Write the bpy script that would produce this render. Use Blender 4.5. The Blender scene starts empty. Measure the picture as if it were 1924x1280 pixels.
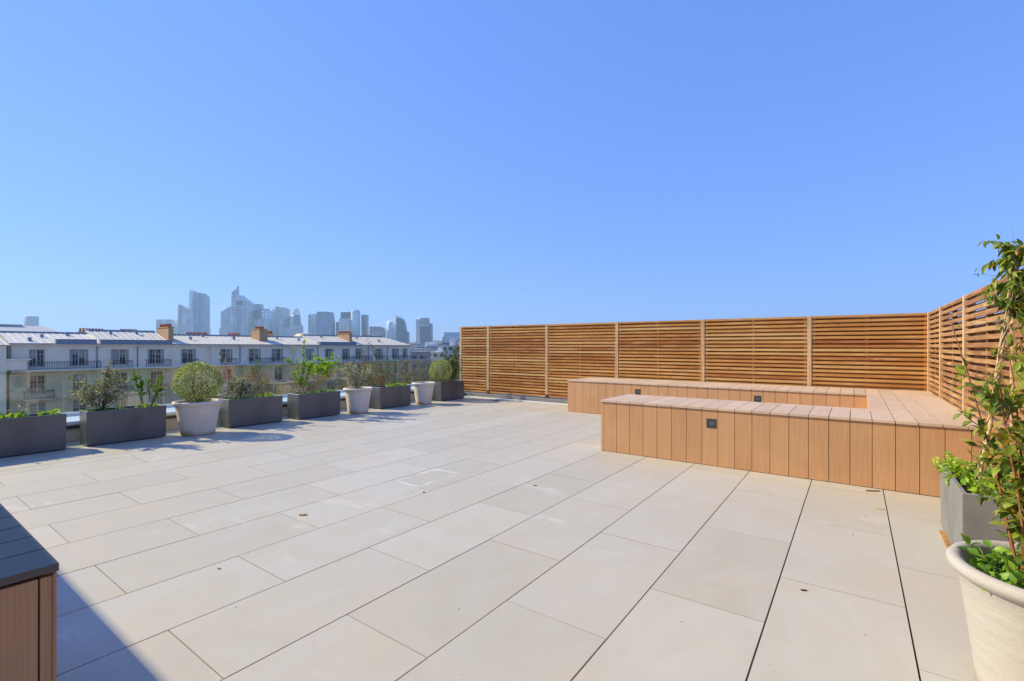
import bpy, math, random
from mathutils import Vector, Matrix
R = math.radians
sc = bpy.context.scene
COL = sc.collection

# ------------------------------------------------------------------ camera
YAW, EYE, FOC = 0.62226, 1.40, 898.56          # heading of the lens, height of the eye, focal length in photo pixels
cam = bpy.data.cameras.new("camera"); co = bpy.data.objects.new("camera", cam); COL.objects.link(co)
cam.sensor_width = 36.0; cam.lens = FOC / 1924 * 36; cam.clip_start = 0.05; cam.clip_end = 12000
cam.shift_y = (651.7 - 640) / 1924
co.location = (0, 0, EYE); co.rotation_euler = (R(90), R(-0.098), YAW)
sc.camera = co

# ------------------------------------------------------------------ sky, sun, exposure
SUN_EL = 35.5
sun_to = Vector((-1.30, -0.52, 1.0)).normalized()
SUN_EL = math.degrees(math.asin(sun_to.z))
AZ = math.atan2(sun_to.x, sun_to.y)            # clockwise from +Y
w = bpy.data.worlds.new("World"); sc.world = w; w.use_nodes = True
nt = w.node_tree; nt.nodes.clear()
sky = nt.nodes.new("ShaderNodeTexSky"); sky.sky_type = 'NISHITA'; sky.sun_disc = False
sky.sun_elevation = R(SUN_EL); sky.sun_rotation = AZ
sky.altitude = 0; sky.air_density = 1.0; sky.dust_density = 0.0; sky.ozone_density = 2.0
bg = nt.nodes.new("ShaderNodeBackground"); bg.inputs["Strength"].default_value = 0.143
wo = nt.nodes.new("ShaderNodeOutputWorld")
tint = nt.nodes.new("ShaderNodeMix"); tint.data_type = 'RGBA'; tint.blend_type = 'MULTIPLY'; tint.inputs[0].default_value = 1
tint.inputs[7].default_value = (0.78, 1.30, 2.72, 1); gam = nt.nodes.new("ShaderNodeGamma"); gam.inputs[1].default_value = 0.45
nt.links.new(sky.outputs[0], gam.inputs[0]); nt.links.new(gam.outputs[0], tint.inputs[6])
nt.links.new(tint.outputs[2], bg.inputs[0]); nt.links.new(bg.outputs[0], wo.inputs[0])
sl = bpy.data.lights.new("sun", 'SUN'); sl.energy = 4.4; sl.angle = R(0.53); sl.color = (1.0, 0.87, 0.56)
so = bpy.data.objects.new("sun", sl); COL.objects.link(so)
so.rotation_euler = (-sun_to).to_track_quat('-Z', 'Y').to_euler()
sc.view_settings.view_transform = 'Standard'; sc.view_settings.look = 'None'
sc.view_settings.exposure = 0.50; sc.view_settings.gamma = 1.0
sc.cycles.use_denoising = True
sc.cycles.max_bounces = 8; sc.cycles.transparent_max_bounces = 24; sc.cycles.volume_bounces = 0
sc.cycles.sample_clamp_indirect = 6.0

# ------------------------------------------------------------------ helpers
class MB:
    """collects geometry for one mesh; a tone per face feeds the material"""
    def __init__(s): s.v = []; s.f = []; s.t = []; s.m = []; s.sm = []
    def face(s, idx, tone=.5, m=0, smooth=False): s.f.append(idx); s.t.append(tone); s.m.append(m); s.sm.append(smooth)
    def box(s, x0, x1, y0, y1, z0, z1, tone=.5, m=0):
        b = len(s.v)
        s.v += [(x0,y0,z0),(x1,y0,z0),(x1,y1,z0),(x0,y1,z0),(x0,y0,z1),(x1,y0,z1),(x1,y1,z1),(x0,y1,z1)]
        for q in ((0,3,2,1),(4,5,6,7),(0,1,5,4),(1,2,6,5),(2,3,7,6),(3,0,4,7)): s.face([b+i for i in q], tone, m)
    def quad(s, a, b, c, d, tone=.5, m=0):
        k = len(s.v); s.v += [tuple(a), tuple(b), tuple(c), tuple(d)]; s.face([k,k+1,k+2,k+3], tone, m)
    def prism(s, pts, z0, z1, tone=.5, m=0):
        """pts: outline in x,y"""
        k = len(s.v); n = len(pts)
        s.v += [(x,y,z0) for x,y in pts] + [(x,y,z1) for x,y in pts]
        s.face([k+i for i in range(n)][::-1], tone, m); s.face([k+n+i for i in range(n)], tone, m)
        for i in range(n): j = (i+1) % n; s.face([k+i,k+j,k+n+j,k+n+i], tone, m)
    def tube(s, pts, rad, n=5, tone=.5, m=0, cap=True):
        pts = [Vector(p) for p in pts]; rings = []
        if not hasattr(rad, '__len__'): rad = [rad]*len(pts)
        for i, p in enumerate(pts):
            d = (pts[min(i+1, len(pts)-1)] - pts[max(i-1, 0)])
            if d.length < 1e-9: d = Vector((0,0,1))
            d.normalize(); u = d.cross(Vector((0.31,0.17,0.93)))
            if u.length < .05: u = d.cross(Vector((1,0,0)))
            u.normalize(); v = d.cross(u); k = len(s.v)
            for a in range(n):
                t = 2*math.pi*a/n; q = p + (u*math.cos(t)+v*math.sin(t))*rad[i]; s.v.append(q[:])
            rings.append(k)
        for i in range(len(pts)-1):
            a, b = rings[i], rings[i+1]
            for j in range(n): s.face([a+j, a+(j+1)%n, b+(j+1)%n, b+j], tone, m, True)
        if cap: s.face([rings[0]+j for j in range(n)][::-1], tone, m); s.face([rings[-1]+j for j in range(n)], tone, m)
    def lathe(s, prof, cx=0, cy=0, n=48, tone=.5, m=0):
        k = len(s.v)
        for r, z in prof:
            for a in range(n): t = 2*math.pi*a/n; s.v.append((cx+r*math.cos(t), cy+r*math.sin(t), z))
        for i in range(len(prof)-1):
            for a in range(n):
                b = (a+1) % n; s.face([k+i*n+a, k+i*n+b, k+(i+1)*n+b, k+(i+1)*n+a], tone, m, True)
        s.face([k+a for a in range(n)][::-1], tone, m); e = k+(len(prof)-1)*n; s.face([e+a for a in range(n)], tone, m)
    def leaf(s, p, d, up, L, W, tone=.5, fine=False, fold=.25):
        """a folded leaf from p along d"""
        d = d.normalized(); side = d.cross(up)
        if side.length < .05: side = d.cross(Vector((.6,.7,.2)))
        side.normalize(); nrm = side.cross(d)
        k = len(s.v)
        if not fine:
            a = p; b = p + d*L*.5 + side*W*.5 + nrm*W*fold; c = p + d*L - nrm*L*.08; e = p + d*L*.5 - side*W*.5 + nrm*W*fold
            s.v += [a[:], b[:], c[:], e[:]]; s.face([k,k+1,k+2], tone); s.face([k,k+2,k+3], tone)
        else:
            prof = ((0,.02,0),(.18,.34,.02),(.42,.5,.03),(.7,.36,.0),(.9,.14,-.07),(1,.0,-.13))
            for t, wd, dr in prof:
                c = p + d*L*t + nrm*L*dr
                s.v += [(c+side*W*wd+nrm*W*wd*fold*1.6)[:], c[:], (c-side*W*wd+nrm*W*wd*fold*1.6)[:]]
            for i in range(len(prof)-1):
                a = k+3*i; b = a+3
                s.face([a,a+1,b+1,b], tone, 0, True); s.face([a+1,a+2,b+2,b+1], tone, 0, True)
    def build(s, name, mats, parent=None, loc=None):
        me = bpy.data.meshes.new(name); me.from_pydata(s.v, [], s.f)
        if not isinstance(mats, (list, tuple)): mats = [mats]
        for m in mats: me.materials.append(m)
        at = me.attributes.new("tone", 'FLOAT', 'FACE'); at.data.foreach_set("value", s.t)
        me.polygons.foreach_set("material_index", s.m); me.polygons.foreach_set("use_smooth", s.sm)
        me.update()
        o = bpy.data.objects.new(name, me); COL.objects.link(o)
        if parent: o.parent = parent
        if loc: o.location = loc
        return o
def tag(o, label, cat=None, group=None, kind=None):
    if label: o["label"] = label
    if cat: o["category"] = cat
    if group: o["group"] = group
    if kind: o["kind"] = kind
    return o
def empty(name, loc=(0,0,0), rz=0, label=None, cat=None, group=None):
    o = bpy.data.objects.new(name, None); COL.objects.link(o); o.location = loc; o.rotation_euler = (0,0,rz)
    o.empty_display_size = .1
    return tag(o, label, cat, group)
def struct(o): o["kind"] = "structure"; return o
def bevel(o, wd, seg=2):
    m = o.modifiers.new("bevel", 'BEVEL'); m.width = wd; m.segments = seg; m.limit_method = 'ANGLE'; return o
def copy_tree(o, parent=None):
    c = o.copy(); COL.objects.link(c)
    if parent: c.parent = parent
    for ch in list(o.children): copy_tree(ch, c)
    return c

# ------------------------------------------------------------------ materials
class Mat:
    def __init__(s, name, rough=.6, spec=.5, metal=0):
        s.m = bpy.data.materials.new(name); s.m.use_nodes = True; s.nt = s.m.node_tree; s.N = s.nt.nodes
        s.b = s.N["Principled BSDF"]; s.b.inputs["Roughness"].default_value = rough
        s.b.inputs["Specular IOR Level"].default_value = spec; s.b.inputs["Metallic"].default_value = metal
    def n(s, t, **k):
        x = s.N.new(t)
        for a, b in k.items(): setattr(x, a, b)
        return x
    def l(s, a, b): s.nt.links.new(a, b)
    def coord(s, scale=(1,1,1), kind="Object"):
        t = s.n("ShaderNodeTexCoord"); mp = s.n("ShaderNodeMapping"); mp.inputs["Scale"].default_value = scale
        s.l(t.outputs[kind], mp.inputs[0]); return mp.outputs[0]
    def noise(s, scale=1, detail=3, vec=None, rough=.55, dist=0):
        x = s.n("ShaderNodeTexNoise"); x.inputs["Scale"].default_value = scale; x.inputs["Detail"].default_value = detail
        x.inputs["Roughness"].default_value = rough; x.inputs["Distortion"].default_value = dist
        if vec is not None: s.l(vec, x.inputs["Vector"])
        return x.outputs["Fac"]
    def ramp(s, fac, stops):
        r = s.n("ShaderNodeValToRGB"); e = r.color_ramp.elements
        while len(e) < len(stops): e.new(.5)
        for i, (p, c) in enumerate(stops): e[i].position = p; e[i].color = (*c, 1) if len(c) == 3 else c
        s.l(fac, r.inputs[0]); return r.outputs[0]
    def tone(s): a = s.n("ShaderNodeAttribute"); a.attribute_name = "tone"; return a.outputs["Fac"]
    def mix(s, fac, a, b, mode='MIX'):
        x = s.n("ShaderNodeMix"); x.data_type = 'RGBA'; x.blend_type = mode
        for v, i in ((fac, 0), (a, 6), (b, 7)):
            if isinstance(v, (int, float)): x.inputs[i].default_value = v
            elif isinstance(v, tuple): x.inputs[i].default_value = (*v, 1)
            else: s.l(v, x.inputs[i])
        return x.outputs[2]
    def mapr(s, fac, a, b, c, d):
        x = s.n("ShaderNodeMapRange"); s.l(fac, x.inputs[0])
        for i, v in enumerate((a, b, c, d)): x.inputs[i+1].default_value = v
        return x.outputs[0]
    def math(s, op, a, b=None, c=None):
        x = s.n("ShaderNodeMath", operation=op)
        for i, v in enumerate((a, b, c)):
            if v is None: continue
            if isinstance(v, (int, float)): x.inputs[i].default_value = v
            else: s.l(v, x.inputs[i])
        return x.outputs[0]
    def color(s, c):
        if isinstance(c, tuple): s.b.inputs["Base Color"].default_value = (*c, 1)
        else: s.l(c, s.b.inputs["Base Color"])
        return s
    def bump(s, h, strength=.3, dist=.01):
        x = s.n("ShaderNodeBump"); x.inputs["Strength"].default_value = strength; x.inputs["Distance"].default_value = dist
        s.l(h, x.inputs["Height"]); s.l(x.outputs[0], s.b.inputs["Normal"]); return s

def plain(name, c, rough=.6, spec=.4, metal=0, var=.12, scale=6, bump=0, stretch=(1,1,1)):
    m = Mat(name, rough, spec, metal); v = m.coord(stretch); f = m.noise(scale, 5, v)
    m.color(m.mix(m.mapr(f, .3, .7, 0, 1), tuple(x*(1-var) for x in c), tuple(min(1, x*(1+var)) for x in c)))
    if bump: m.bump(m.noise(scale*8, 4, v), bump, .005)
    return m.m

def wood_mat(name, stops, grain=(1.2, 60, 60), sat=1):
    m = Mat(name, .62, .3); t = m.tone(); base = m.ramp(t, stops)
    off = m.n("ShaderNodeCombineXYZ"); m.l(m.math('MULTIPLY', t, 91.7), off.inputs[0]); m.l(m.math('MULTIPLY', t, 37.1), off.inputs[2])
    add = m.n("ShaderNodeVectorMath", operation='ADD'); m.l(m.coord(grain), add.inputs[0]); m.l(off.outputs[0], add.inputs[1])
    g = m.noise(1.0, 6, add.outputs[0], .65, .3)
    col = m.mix(m.mapr(g, .3, .72, 0, 1), base, m.mix(1.0, base, (.52,.42,.34), 'MULTIPLY'))
    add2 = m.n("ShaderNodeVectorMath", operation='ADD'); m.l(m.coord((2.0, 3, 14)), add2.inputs[0]); m.l(off.outputs[0], add2.inputs[1])
    g2 = m.noise(1.0, 3, add2.outputs[0], .6)
    col = m.mix(m.mapr(g2, .48, .72, 0, .5), col, (.76,.50,.22))
    kn = m.n("ShaderNodeTexVoronoi"); kn.inputs["Scale"].default_value = 1.0; kn.inputs["Randomness"].default_value = 1.0
    add3 = m.n("ShaderNodeVectorMath", operation='ADD'); m.l(m.coord((2.6, 6, 13)), add3.inputs[0]); m.l(off.outputs[0], add3.inputs[1])
    m.l(add3.outputs[0], kn.inputs["Vector"])
    col = m.mix(m.mapr(kn.outputs["Distance"], .06, .16, .75, 0), col, (.16,.075,.03))
    m.color(col).bump(g, .25, .003); return m.m

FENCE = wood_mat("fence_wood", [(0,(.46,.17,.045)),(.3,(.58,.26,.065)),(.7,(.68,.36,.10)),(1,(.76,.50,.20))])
FENCE_R = wood_mat("fence_wood_side", [(0,(.34,.16,.065)),(.5,(.42,.22,.09)),(1,(.50,.30,.14))])  # duller, darker brown for the right fence
POST = wood_mat("post_wood", [(0,(.62,.44,.24)),(1,(.72,.56,.36))], (30,30,1.0))

def deck_mat(name, c, axis):
    """brushed composite board, its fine ribs along the board"""
    m = Mat(name, .55, .35); t = m.tone()
    sc_ = {'y': (260, 3, 260), 'z': (260, 260, 2.5), 'x': (3, 260, 260)}[axis]
    f = m.noise(1.0, 4, m.coord(sc_), .6); g = m.noise(2.3, 4, m.coord((1,1,1)), .5)
    lo = tuple(x*.80 for x in c); hi = tuple(min(1,x*1.16) for x in c)
    col = m.mix(m.mapr(f, .25, .75, 0, 1), lo, hi)
    col = m.mix(1.0, col, m.ramp(t, [(0,(.88,.87,.86)),(1,(1,1,1))]), 'MULTIPLY')
    col = m.mix(m.mapr(g, .45, .8, 0, .30), col, tuple(min(1, x*1.25+.02) for x in c))
    m.color(col).bump(f, .35, .0015); return m.m
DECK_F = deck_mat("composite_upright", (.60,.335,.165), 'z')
DECK_T = deck_mat("composite_top_glare", (.66,.49,.35), 'y')  # same composite as the uprights, glare on the seat put into a paler colour
DECK_TX = DECK_T
DECK_BOUNCE = deck_mat("composite_side_bounce", (.74,.40,.19), 'z')  # same composite, colour raised to stand in for bounce off the floor
DECK_SHADE_T = deck_mat("composite_top_shade", (.19,.155,.115), 'y')  # same composite, the shade over the near bench darkens this colour
GAP = plain("dark_gap", (.012,.009,.007), .9, .1)
GREY_LAMP = plain("lamp_grey_metal", (.045,.05,.053), .45, .5)
LENS = plain("lamp_lens", (.09,.11,.13), .3, .5)
PLANTER = plain("planter_grey_fibre", (.072,.078,.084), .40, 1.0, var=.34, scale=3.0, bump=.2, stretch=(1,1,.45))
PLANTER_L = plain("planter_pale_fibre", (.21,.21,.21), .6, .4, var=.22, scale=3.5, bump=.15)
def pot_mat(name, c):
    m = Mat(name, .8, .25); v = m.coord((1,1,7)); f = m.noise(5, 6, v, .6); g = m.noise(2.2, 5, m.coord((1.4,1.4,.8)), .62, .6); h = m.noise(70, 3, m.coord(), .6)
    col = m.mix(m.mapr(f, .3, .7, 0, 1), tuple(x*.93 for x in c), tuple(x*1.06 for x in c))
    col = m.mix(m.mapr(g, .52, .74, 0, .5), col, (c[0]*.80, c[1]*.74, c[2]*.64))
    col = m.mix(m.mapr(h, .60, .75, 0, .35), col, tuple(x*.6 for x in c))
    tc = m.n("ShaderNodeTexCoord"); sp = m.n("ShaderNodeSeparateXYZ"); m.l(tc.outputs["Object"], sp.inputs[0])
    st = m.math('MULTIPLY', m.mapr(m.math('ADD', sp.outputs[2], m.mapr(g, .3, .7, .05, -.05)), .02, .09, 1, 0), m.mapr(g, .4, .6, .2, .8))
    m.color(m.mix(st, col, (.46,.32,.12))).bump(h, .35, .004); return m.m
POT = pot_mat("pot_stone", (.47,.44,.41))
POT_LIFT = pot_mat("pot_stone_lifted", (.78,.68,.56))  # same stone, colour lifted to brighten the shaded sides of the left pots
SOIL = plain("soil", (.07,.045,.03), .95, .1, var=.6, scale=60, bump=1.0)
COPING = plain("coping_metal", (.80,.81,.80), .35, .5, var=.05)
UPSTAND = plain("upstand_render", (.62,.55,.42), .8, .2, var=.12)
DGREY = plain("dark_grey_metal", (.05,.048,.045), .5, .4)
MGREY = plain("flashing_grey", (.20,.20,.19), .55, .4)
CANE = plain("cane", (.62,.46,.25), .6, .3, var=.3, scale=30)
BARK = plain("bark", (.10,.075,.05), .85, .2, var=.4, scale=40)
BARK_RED = plain("bark_red", (.30,.12,.06), .7, .3, var=.4, scale=40)
BARK_PALE = plain("bark_pale", (.34,.27,.19), .8, .2, var=.3, scale=40)
RUST = plain("rusty_timber_shim", (.42,.22,.07), .8, .2, var=.4, scale=25)

def leaf_mat(name, stops, trans=.35, rough=.45):
    m = Mat(name, rough, .4); col = m.ramp(m.tone(), stops); m.color(col)
    tr = m.n("ShaderNodeBsdfTranslucent"); m.l(m.mix(1.0, col, (1.0,1.0,.55), 'MULTIPLY'), tr.inputs[0])
    mx = m.n("ShaderNodeMixShader"); mx.inputs[0].default_value = trans
    out = m.N["Material Output"]; m.l(m.b.outputs[0], mx.inputs[1]); m.l(tr.outputs[0], mx.inputs[2]); m.l(mx.outputs[0], out.inputs[0])
    return m.m
LF_VARI = leaf_mat("leaf_variegated", [(0,(.08,.13,.02)),(.3,(.28,.34,.07)),(.65,(.55,.58,.22)),(1,(.78,.78,.48))])
LF_SILV = leaf_mat("leaf_bronze_silver", [(0,(.11,.15,.05)),(.35,(.28,.30,.13)),(.65,(.54,.52,.36)),(1,(.88,.85,.74))], .25)
LF_GREEN = leaf_mat("leaf_fresh_green", [(0,(.08,.19,.02)),(.5,(.20,.40,.04)),(1,(.38,.56,.08))])
LF_LIME = leaf_mat("leaf_lime", [(0,(.16,.32,.02)),(.5,(.34,.56,.03)),(1,(.58,.74,.07))], .4)
LF_DARK = leaf_mat("leaf_olive", [(0,(.07,.11,.03)),(.5,(.20,.26,.06)),(1,(.48,.48,.20))])
LF_GLOSS = leaf_mat("leaf_glossy", [(0,(.08,.14,.02)),(.45,(.20,.29,.035)),(.85,(.40,.46,.06)),(1,(.50,.26,.06))], .4, .45)
LF_ROSE = leaf_mat("leaf_orange_bud", [(0,(.22,.16,.05)),(.5,(.36,.22,.10)),(1,(.48,.40,.16))], .3)
LF_TREE = leaf_mat("leaf_street_brown", [(0,(.16,.12,.07)),(.4,(.28,.21,.12)),(.75,(.38,.31,.18)),(1,(.30,.34,.10))], .3, .8)
LF_TREEO = leaf_mat("leaf_street_orange", [(0,(.16,.10,.045)),(.5,(.34,.21,.10)),(1,(.46,.33,.15))], .3, .8)

# ------------------------------------------------------------------ terrace floor
H0 = .9294; HL = .59865; RW = .5954; P0 = -.3700     # tile lattice
def floor_mat():
    m = Mat("porcelain_tile", .5, .35); t = m.tone()
    g1 = m.noise(1.0, 6, m.coord((.9, 2.2, 1)), .6, .8)
    off = m.n("ShaderNodeCombineXYZ"); m.l(m.math('MULTIPLY', t, 53.0), off.inputs[0]); m.l(m.math('MULTIPLY', t, 17.0), off.inputs[1])
    add = m.n("ShaderNodeVectorMath", operation='ADD'); m.l(m.coord((1.7, 1.1, 1)), add.inputs[0]); m.l(off.outputs[0], add.inputs[1])
    g2 = m.noise(1.0, 7, add.outputs[0], .62, 1.4)
    base = m.ramp(t, [(0,(.505,.475,.40)),(.5,(.53,.50,.43)),(1,(.555,.53,.465))])
    col = m.mix(m.mapr(g2, .35, .68, 0, .8), base, m.mix(1.0, base, (.90,.87,.82), 'MULTIPLY'))
    col = m.mix(m.mapr(g1, .48, .76, 0, .65), col, (.55,.48,.37))
    g3 = m.noise(55, 4, m.coord((1,1,1)), .7)
    col = m.mix(m.mapr(g3, .3, .7, 0, .10), col, (.40,.38,.35))
    # rust coloured spots
    s1 = m.noise(1.0, 2, m.coord((2.1,2.6,1)), .5); s2 = m.noise(1.0, 5, m.coord((13,19,1)), .6)
    spot = m.math('MULTIPLY', m.mapr(s1, .62, .72, 0, 1), m.mapr(s2, .58, .72, 0, .55))
    col = m.mix(spot, col, (.50,.30,.12))
    # chalky rectangle left by something that stood here, and pale scuffs
    tc = m.n("ShaderNodeTexCoord"); sp = m.n("ShaderNodeSeparateXYZ"); m.l(tc.outputs["Object"], sp.inputs[0])
    wob = m.mapr(m.noise(7, 3, m.coord()), .3, .7, -.012, .012)
    dx = m.math('SUBTRACT', m.math('ABSOLUTE', m.math('SUBTRACT', sp.outputs[0], RECT[0])), RECT[2])
    dy = m.math('SUBTRACT', m.math('ABSOLUTE', m.math('SUBTRACT', sp.outputs[1], RECT[1])), RECT[3])
    d = m.math('ABSOLUTE', m.math('ADD', m.math('MAXIMUM', dx, dy), wob))
    ring = m.math('MULTIPLY', m.mapr(d, .002, .026, .75, 0), m.mapr(m.noise(3.5, 4, m.coord()), .40, .60, .08, 1))
    col = m.mix(ring, col, (.80,.79,.76))
    sc1 = m.noise(1.0, 4, m.coord((1.5,5,1)), .6, .6); sc2 = m.noise(1.0, 2, m.coord((.7,.8,1)))
    scuff = m.math('MULTIPLY', m.mapr(sc1, .58, .75, 0, .6), m.mapr(sc2, .5, .65, 0, 1))
    col = m.mix(scuff, col, (.74,.73,.71))
    m.color(col).bump(g3, .08, .002)
    m.l(m.mapr(g2, .3, .7, .42, .62), m.b.inputs["Roughness"]); return m.m
RECT = (-3.72, 3.64, .175, .30)
TILE = floor_mat()
rng = random.Random(4)
mb = MB(); T = .0
PMAX, LMAX, LMIN = 1.06, 10.10, -.95
for i in range(-12, 3):
    p0, p1 = P0 + i*RW, P0 + (i+1)*RW
    for j in range(-8, 18):
        if (i + j) % 2: continue
        l0, l1 = H0 + j*HL, H0 + (j+2)*HL
        a, b = max(l0, LMIN) + (.0026 if l0 > LMIN else 0), min(l1, LMAX) - (.0026 if l1 < LMAX else 0)
        q0, q1 = p0 + .0040, min(p1 - .0040, PMAX)
        if b - a < .03 or q1 - q0 < .03: continue
        z = rng.uniform(-.0006, .0006)
        mb.box(q0, q1, a, b, -.02, z, rng.random())
j = 0
for k in range(-2, 9):      # narrow cut strip and the band behind it
    l0, l1 = -1 + k*1.2, .2 + k*1.2
    l0 = max(l0, LMIN); l1 = min(l1, LMAX)
    if l1 - l0 < .05: continue
    mb.box(-7.745, P0 - 12*RW - .0028, l0 + .0015, l1 - .0015, -.02, 0, rng.random())
    mb.box(-9.30, -7.762, l0 + .3, min(l1 + .2985, LMAX), -.02, -.001, rng.random()*.5)
floor = struct(mb.build("terrace_floor", TILE))
tag(floor, "pale beige terrace paving in long staggered tiles")
mb = MB(); mb.box(-9.33, 1.20, LMIN - .4, 10.27, -.30, -.0215); struct(mb.build("tile_bed", GAP))
tag(bpy.data.objects["tile_bed"], "dark bed under the terrace tiles")

# terrace building under our feet
mb = MB(); mb.box(-10.12, 7, -12, 10.50, -21.0, -.302)
own = tag(mb.build("terrace_building", UPSTAND), "building carrying the roof terrace", "building")

# parapet with metal coping on the left
par = empty("parapet", (0,0,0), 0, "low parapet with white metal coping behind the row of planters", "wall")
mb = MB(); mb.box(-10.10, -9.335, LMIN, 10.27, -.30, .245); mb.build("parapet_wall", UPSTAND, par)
mb = MB()
for k in range(6):
    a, b = LMIN + k*2.0, min(LMIN + (k+1)*2.0, 10.27) - .004
    if b > a: mb.box(-10.12, -9.276, a, b, .247, .298)
bevel(mb.build("coping", COPING, par), .006)
mb = MB(); mb.box(-9.334, -9.30, LMIN, 10.1, .19, .225); mb.build("coping_dark_line", DGREY, par)  # dark line running below the coping lip

# glass balustrade
def glass_mat():
    m = Mat("clear_glass"); tr = m.n("ShaderNodeBsdfTransparent"); tr.inputs[0].default_value = (.88,.94,.91,1)
    gl = m.n("ShaderNodeBsdfGlossy"); gl.inputs["Roughness"].default_value = .01
    ge = m.n("ShaderNodeNewGeometry"); dt = m.n("ShaderNodeVectorMath", operation='DOT_PRODUCT')
    m.l(ge.outputs["Normal"], dt.inputs[0]); m.l(ge.outputs["Incoming"], dt.inputs[1])
    fr = m.math('MULTIPLY_ADD', m.math('POWER', m.math('SUBTRACT', 1.0, m.math('ABSOLUTE', dt.outputs["Value"])), 5.0), .90, .085)
    mx = m.n("ShaderNodeMixShader"); m.l(fr, mx.inputs[0]); m.l(tr.outputs[0], mx.inputs[1]); m.l(gl.outputs[0], mx.inputs[2])
    m.l(mx.outputs[0], m.N["Material Output"].inputs[0]); return m.m
GLASS = glass_mat()
GEDGE = plain("glass_edge", (.30,.38,.35), .3, .5)
bal = empty("glass_balustrade", (-10.05,0,.3), 0, "frameless glass balustrade along the open edge of the terrace", "balustrade")
joints = [-.95, 1.99, 4.1, 5.32, 8.71, 10.30]
for a, b in zip(joints, joints[1:]):
    mb = MB(); mb.box(-.008, .008, a+.008, b-.008, .012, .73); pn = mb.build("glass_panel", GLASS, bal)
    mb = MB(); mb.box(-.0085, .0085, a+.008, b-.008, .731, .736); mb.box(-.0085,.0085, b-.0075, b-.0055, .012, .73); mb.build("glass_edge", GEDGE, pn)
mb = MB(); mb.box(.02, .86, 10.292, 10.308, -.05, .73); pn = mb.build("glass_panel", GLASS, bal)
mb = MB(); mb.box(.02, .86, 10.2915, 10.3085, .731, .736); mb.build("glass_edge", GEDGE, pn)
mb = MB(); mb.box(-.03, .03, LMIN, 10.28, 0.0, .05); mb.build("shoe_rail", COPING, bal)

# strip and upstand under the far fence
mb = MB(); mb.box(-9.33, -4.9, 10.115, 10.262, -.02, .012); struct(mb.build("gutter_strip", COPING)); tag(bpy.data.objects["gutter_strip"], "pale metal gutter strip at the foot of the far fence")
mb = MB(); mb.box(-9.33, 1.30, 10.272, 10.50, -.30, .105)
tag(bevel(mb.build("low_upstand", MGREY), .01), "low grey upstand under the far slatted fence", "kerb")

# wall of the penthouse behind the camera (its shadow falls in the near left corner)
pent = empty("penthouse", (0,-1,0), 0, "pale penthouse wall behind the viewer", "building")
mb = MB(); mb.box(-9.2, 4.5, -4.5, -.35, 0, 3.15); mb.build("wall", plain("penthouse_render", (.62,.58,.52), .85, .2), pent)
mb = MB(); mb.box(-9.3, 4.6, -4.6, 0.0, 3.152, 3.42); mb.build("roof_edge", COPING, pent)

# ------------------------------------------------------------------ slatted fences
PITCH, SH = .0745, .043
def slat_panel(Wd, Hh, seed, mat, parent, x0, z0=.13):
    r = random.Random(seed); mb = MB(); n = int(Hh / PITCH)
    for i in range(n + 1):
        z = z0 + i*PITCH; t = r.random()
        h = SH + r.uniform(-.002, .002); dy = r.uniform(-.0015, .0015)
        mb.box(x0, x0+Wd, -.062+dy, -.044, z, z+h, t)
        if i < n: mb.box(x0, x0+Wd, .002, .020, z+PITCH*.5-.006, z+PITCH*.5+SH+.0015, r.random())
    zt = z0 + Hh
    for bx in (x0+.01, x0+Wd*.5-.022, x0+Wd-.055):
        mb.box(bx, bx+.045, -.0435, .0015, z0, zt, r.random())
    return mb.build("slat_panel", mat, parent)
def post(x, parent, mat, z0, h=1.97):
    mb = MB(); mb.box(x-.035, x+.035, -.070, .03, z0+.09, h, random.Random(int(x*100)).random())
    o = mb.build("post", mat, parent); bevel(o, .004)
    mb = MB(); mb.box(x-.038, x+.038, -.074, .034, z0, z0+.089); mb.build("post_bracket", DGREY, o)
def fence(name, loc, rz, xs, mat, seed, label, z0, zp, Hh):
    f = empty(name, loc, rz, label, "fence")
    for k, x in enumerate(xs[:-1] if rz == 0 else xs): post(x, f, POST, z0)
    for k, (a, b) in enumerate(zip(xs, xs[1:])):
        slat_panel(b-a-.076, Hh, seed+k, mat, f, a+.038, zp)
    mb = MB(); r = random.Random(seed)
    for a, b in zip(xs, xs[1:]): mb.box(a+.037, b-.037, -.066, .026, zp+Hh-.002+.0, zp+Hh+.018, r.random())
    mb.build("cap_rail", mat, f); return f
xs_back = [-9.21,-8.21,-6.32,-4.44,-2.55,-.68,1.01]
fence("slatted_fence", (0,10.375,0), 0, xs_back, FENCE, 11, "orange brown slatted wooden fence across the far side behind the bench", .105, .135, 1.80)
# right fence: local x runs towards the camera
ls = [10.30, 8.94, 7.14, 5.15, 3.35, 1.55, -.25]
fence("slatted_fence", (1.03,0,0), R(-90), [-l for l in ls], FENCE_R, 41, "weathered brown slatted wooden fence down the right side behind the climber", 0.0, .135, 1.80)

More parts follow.
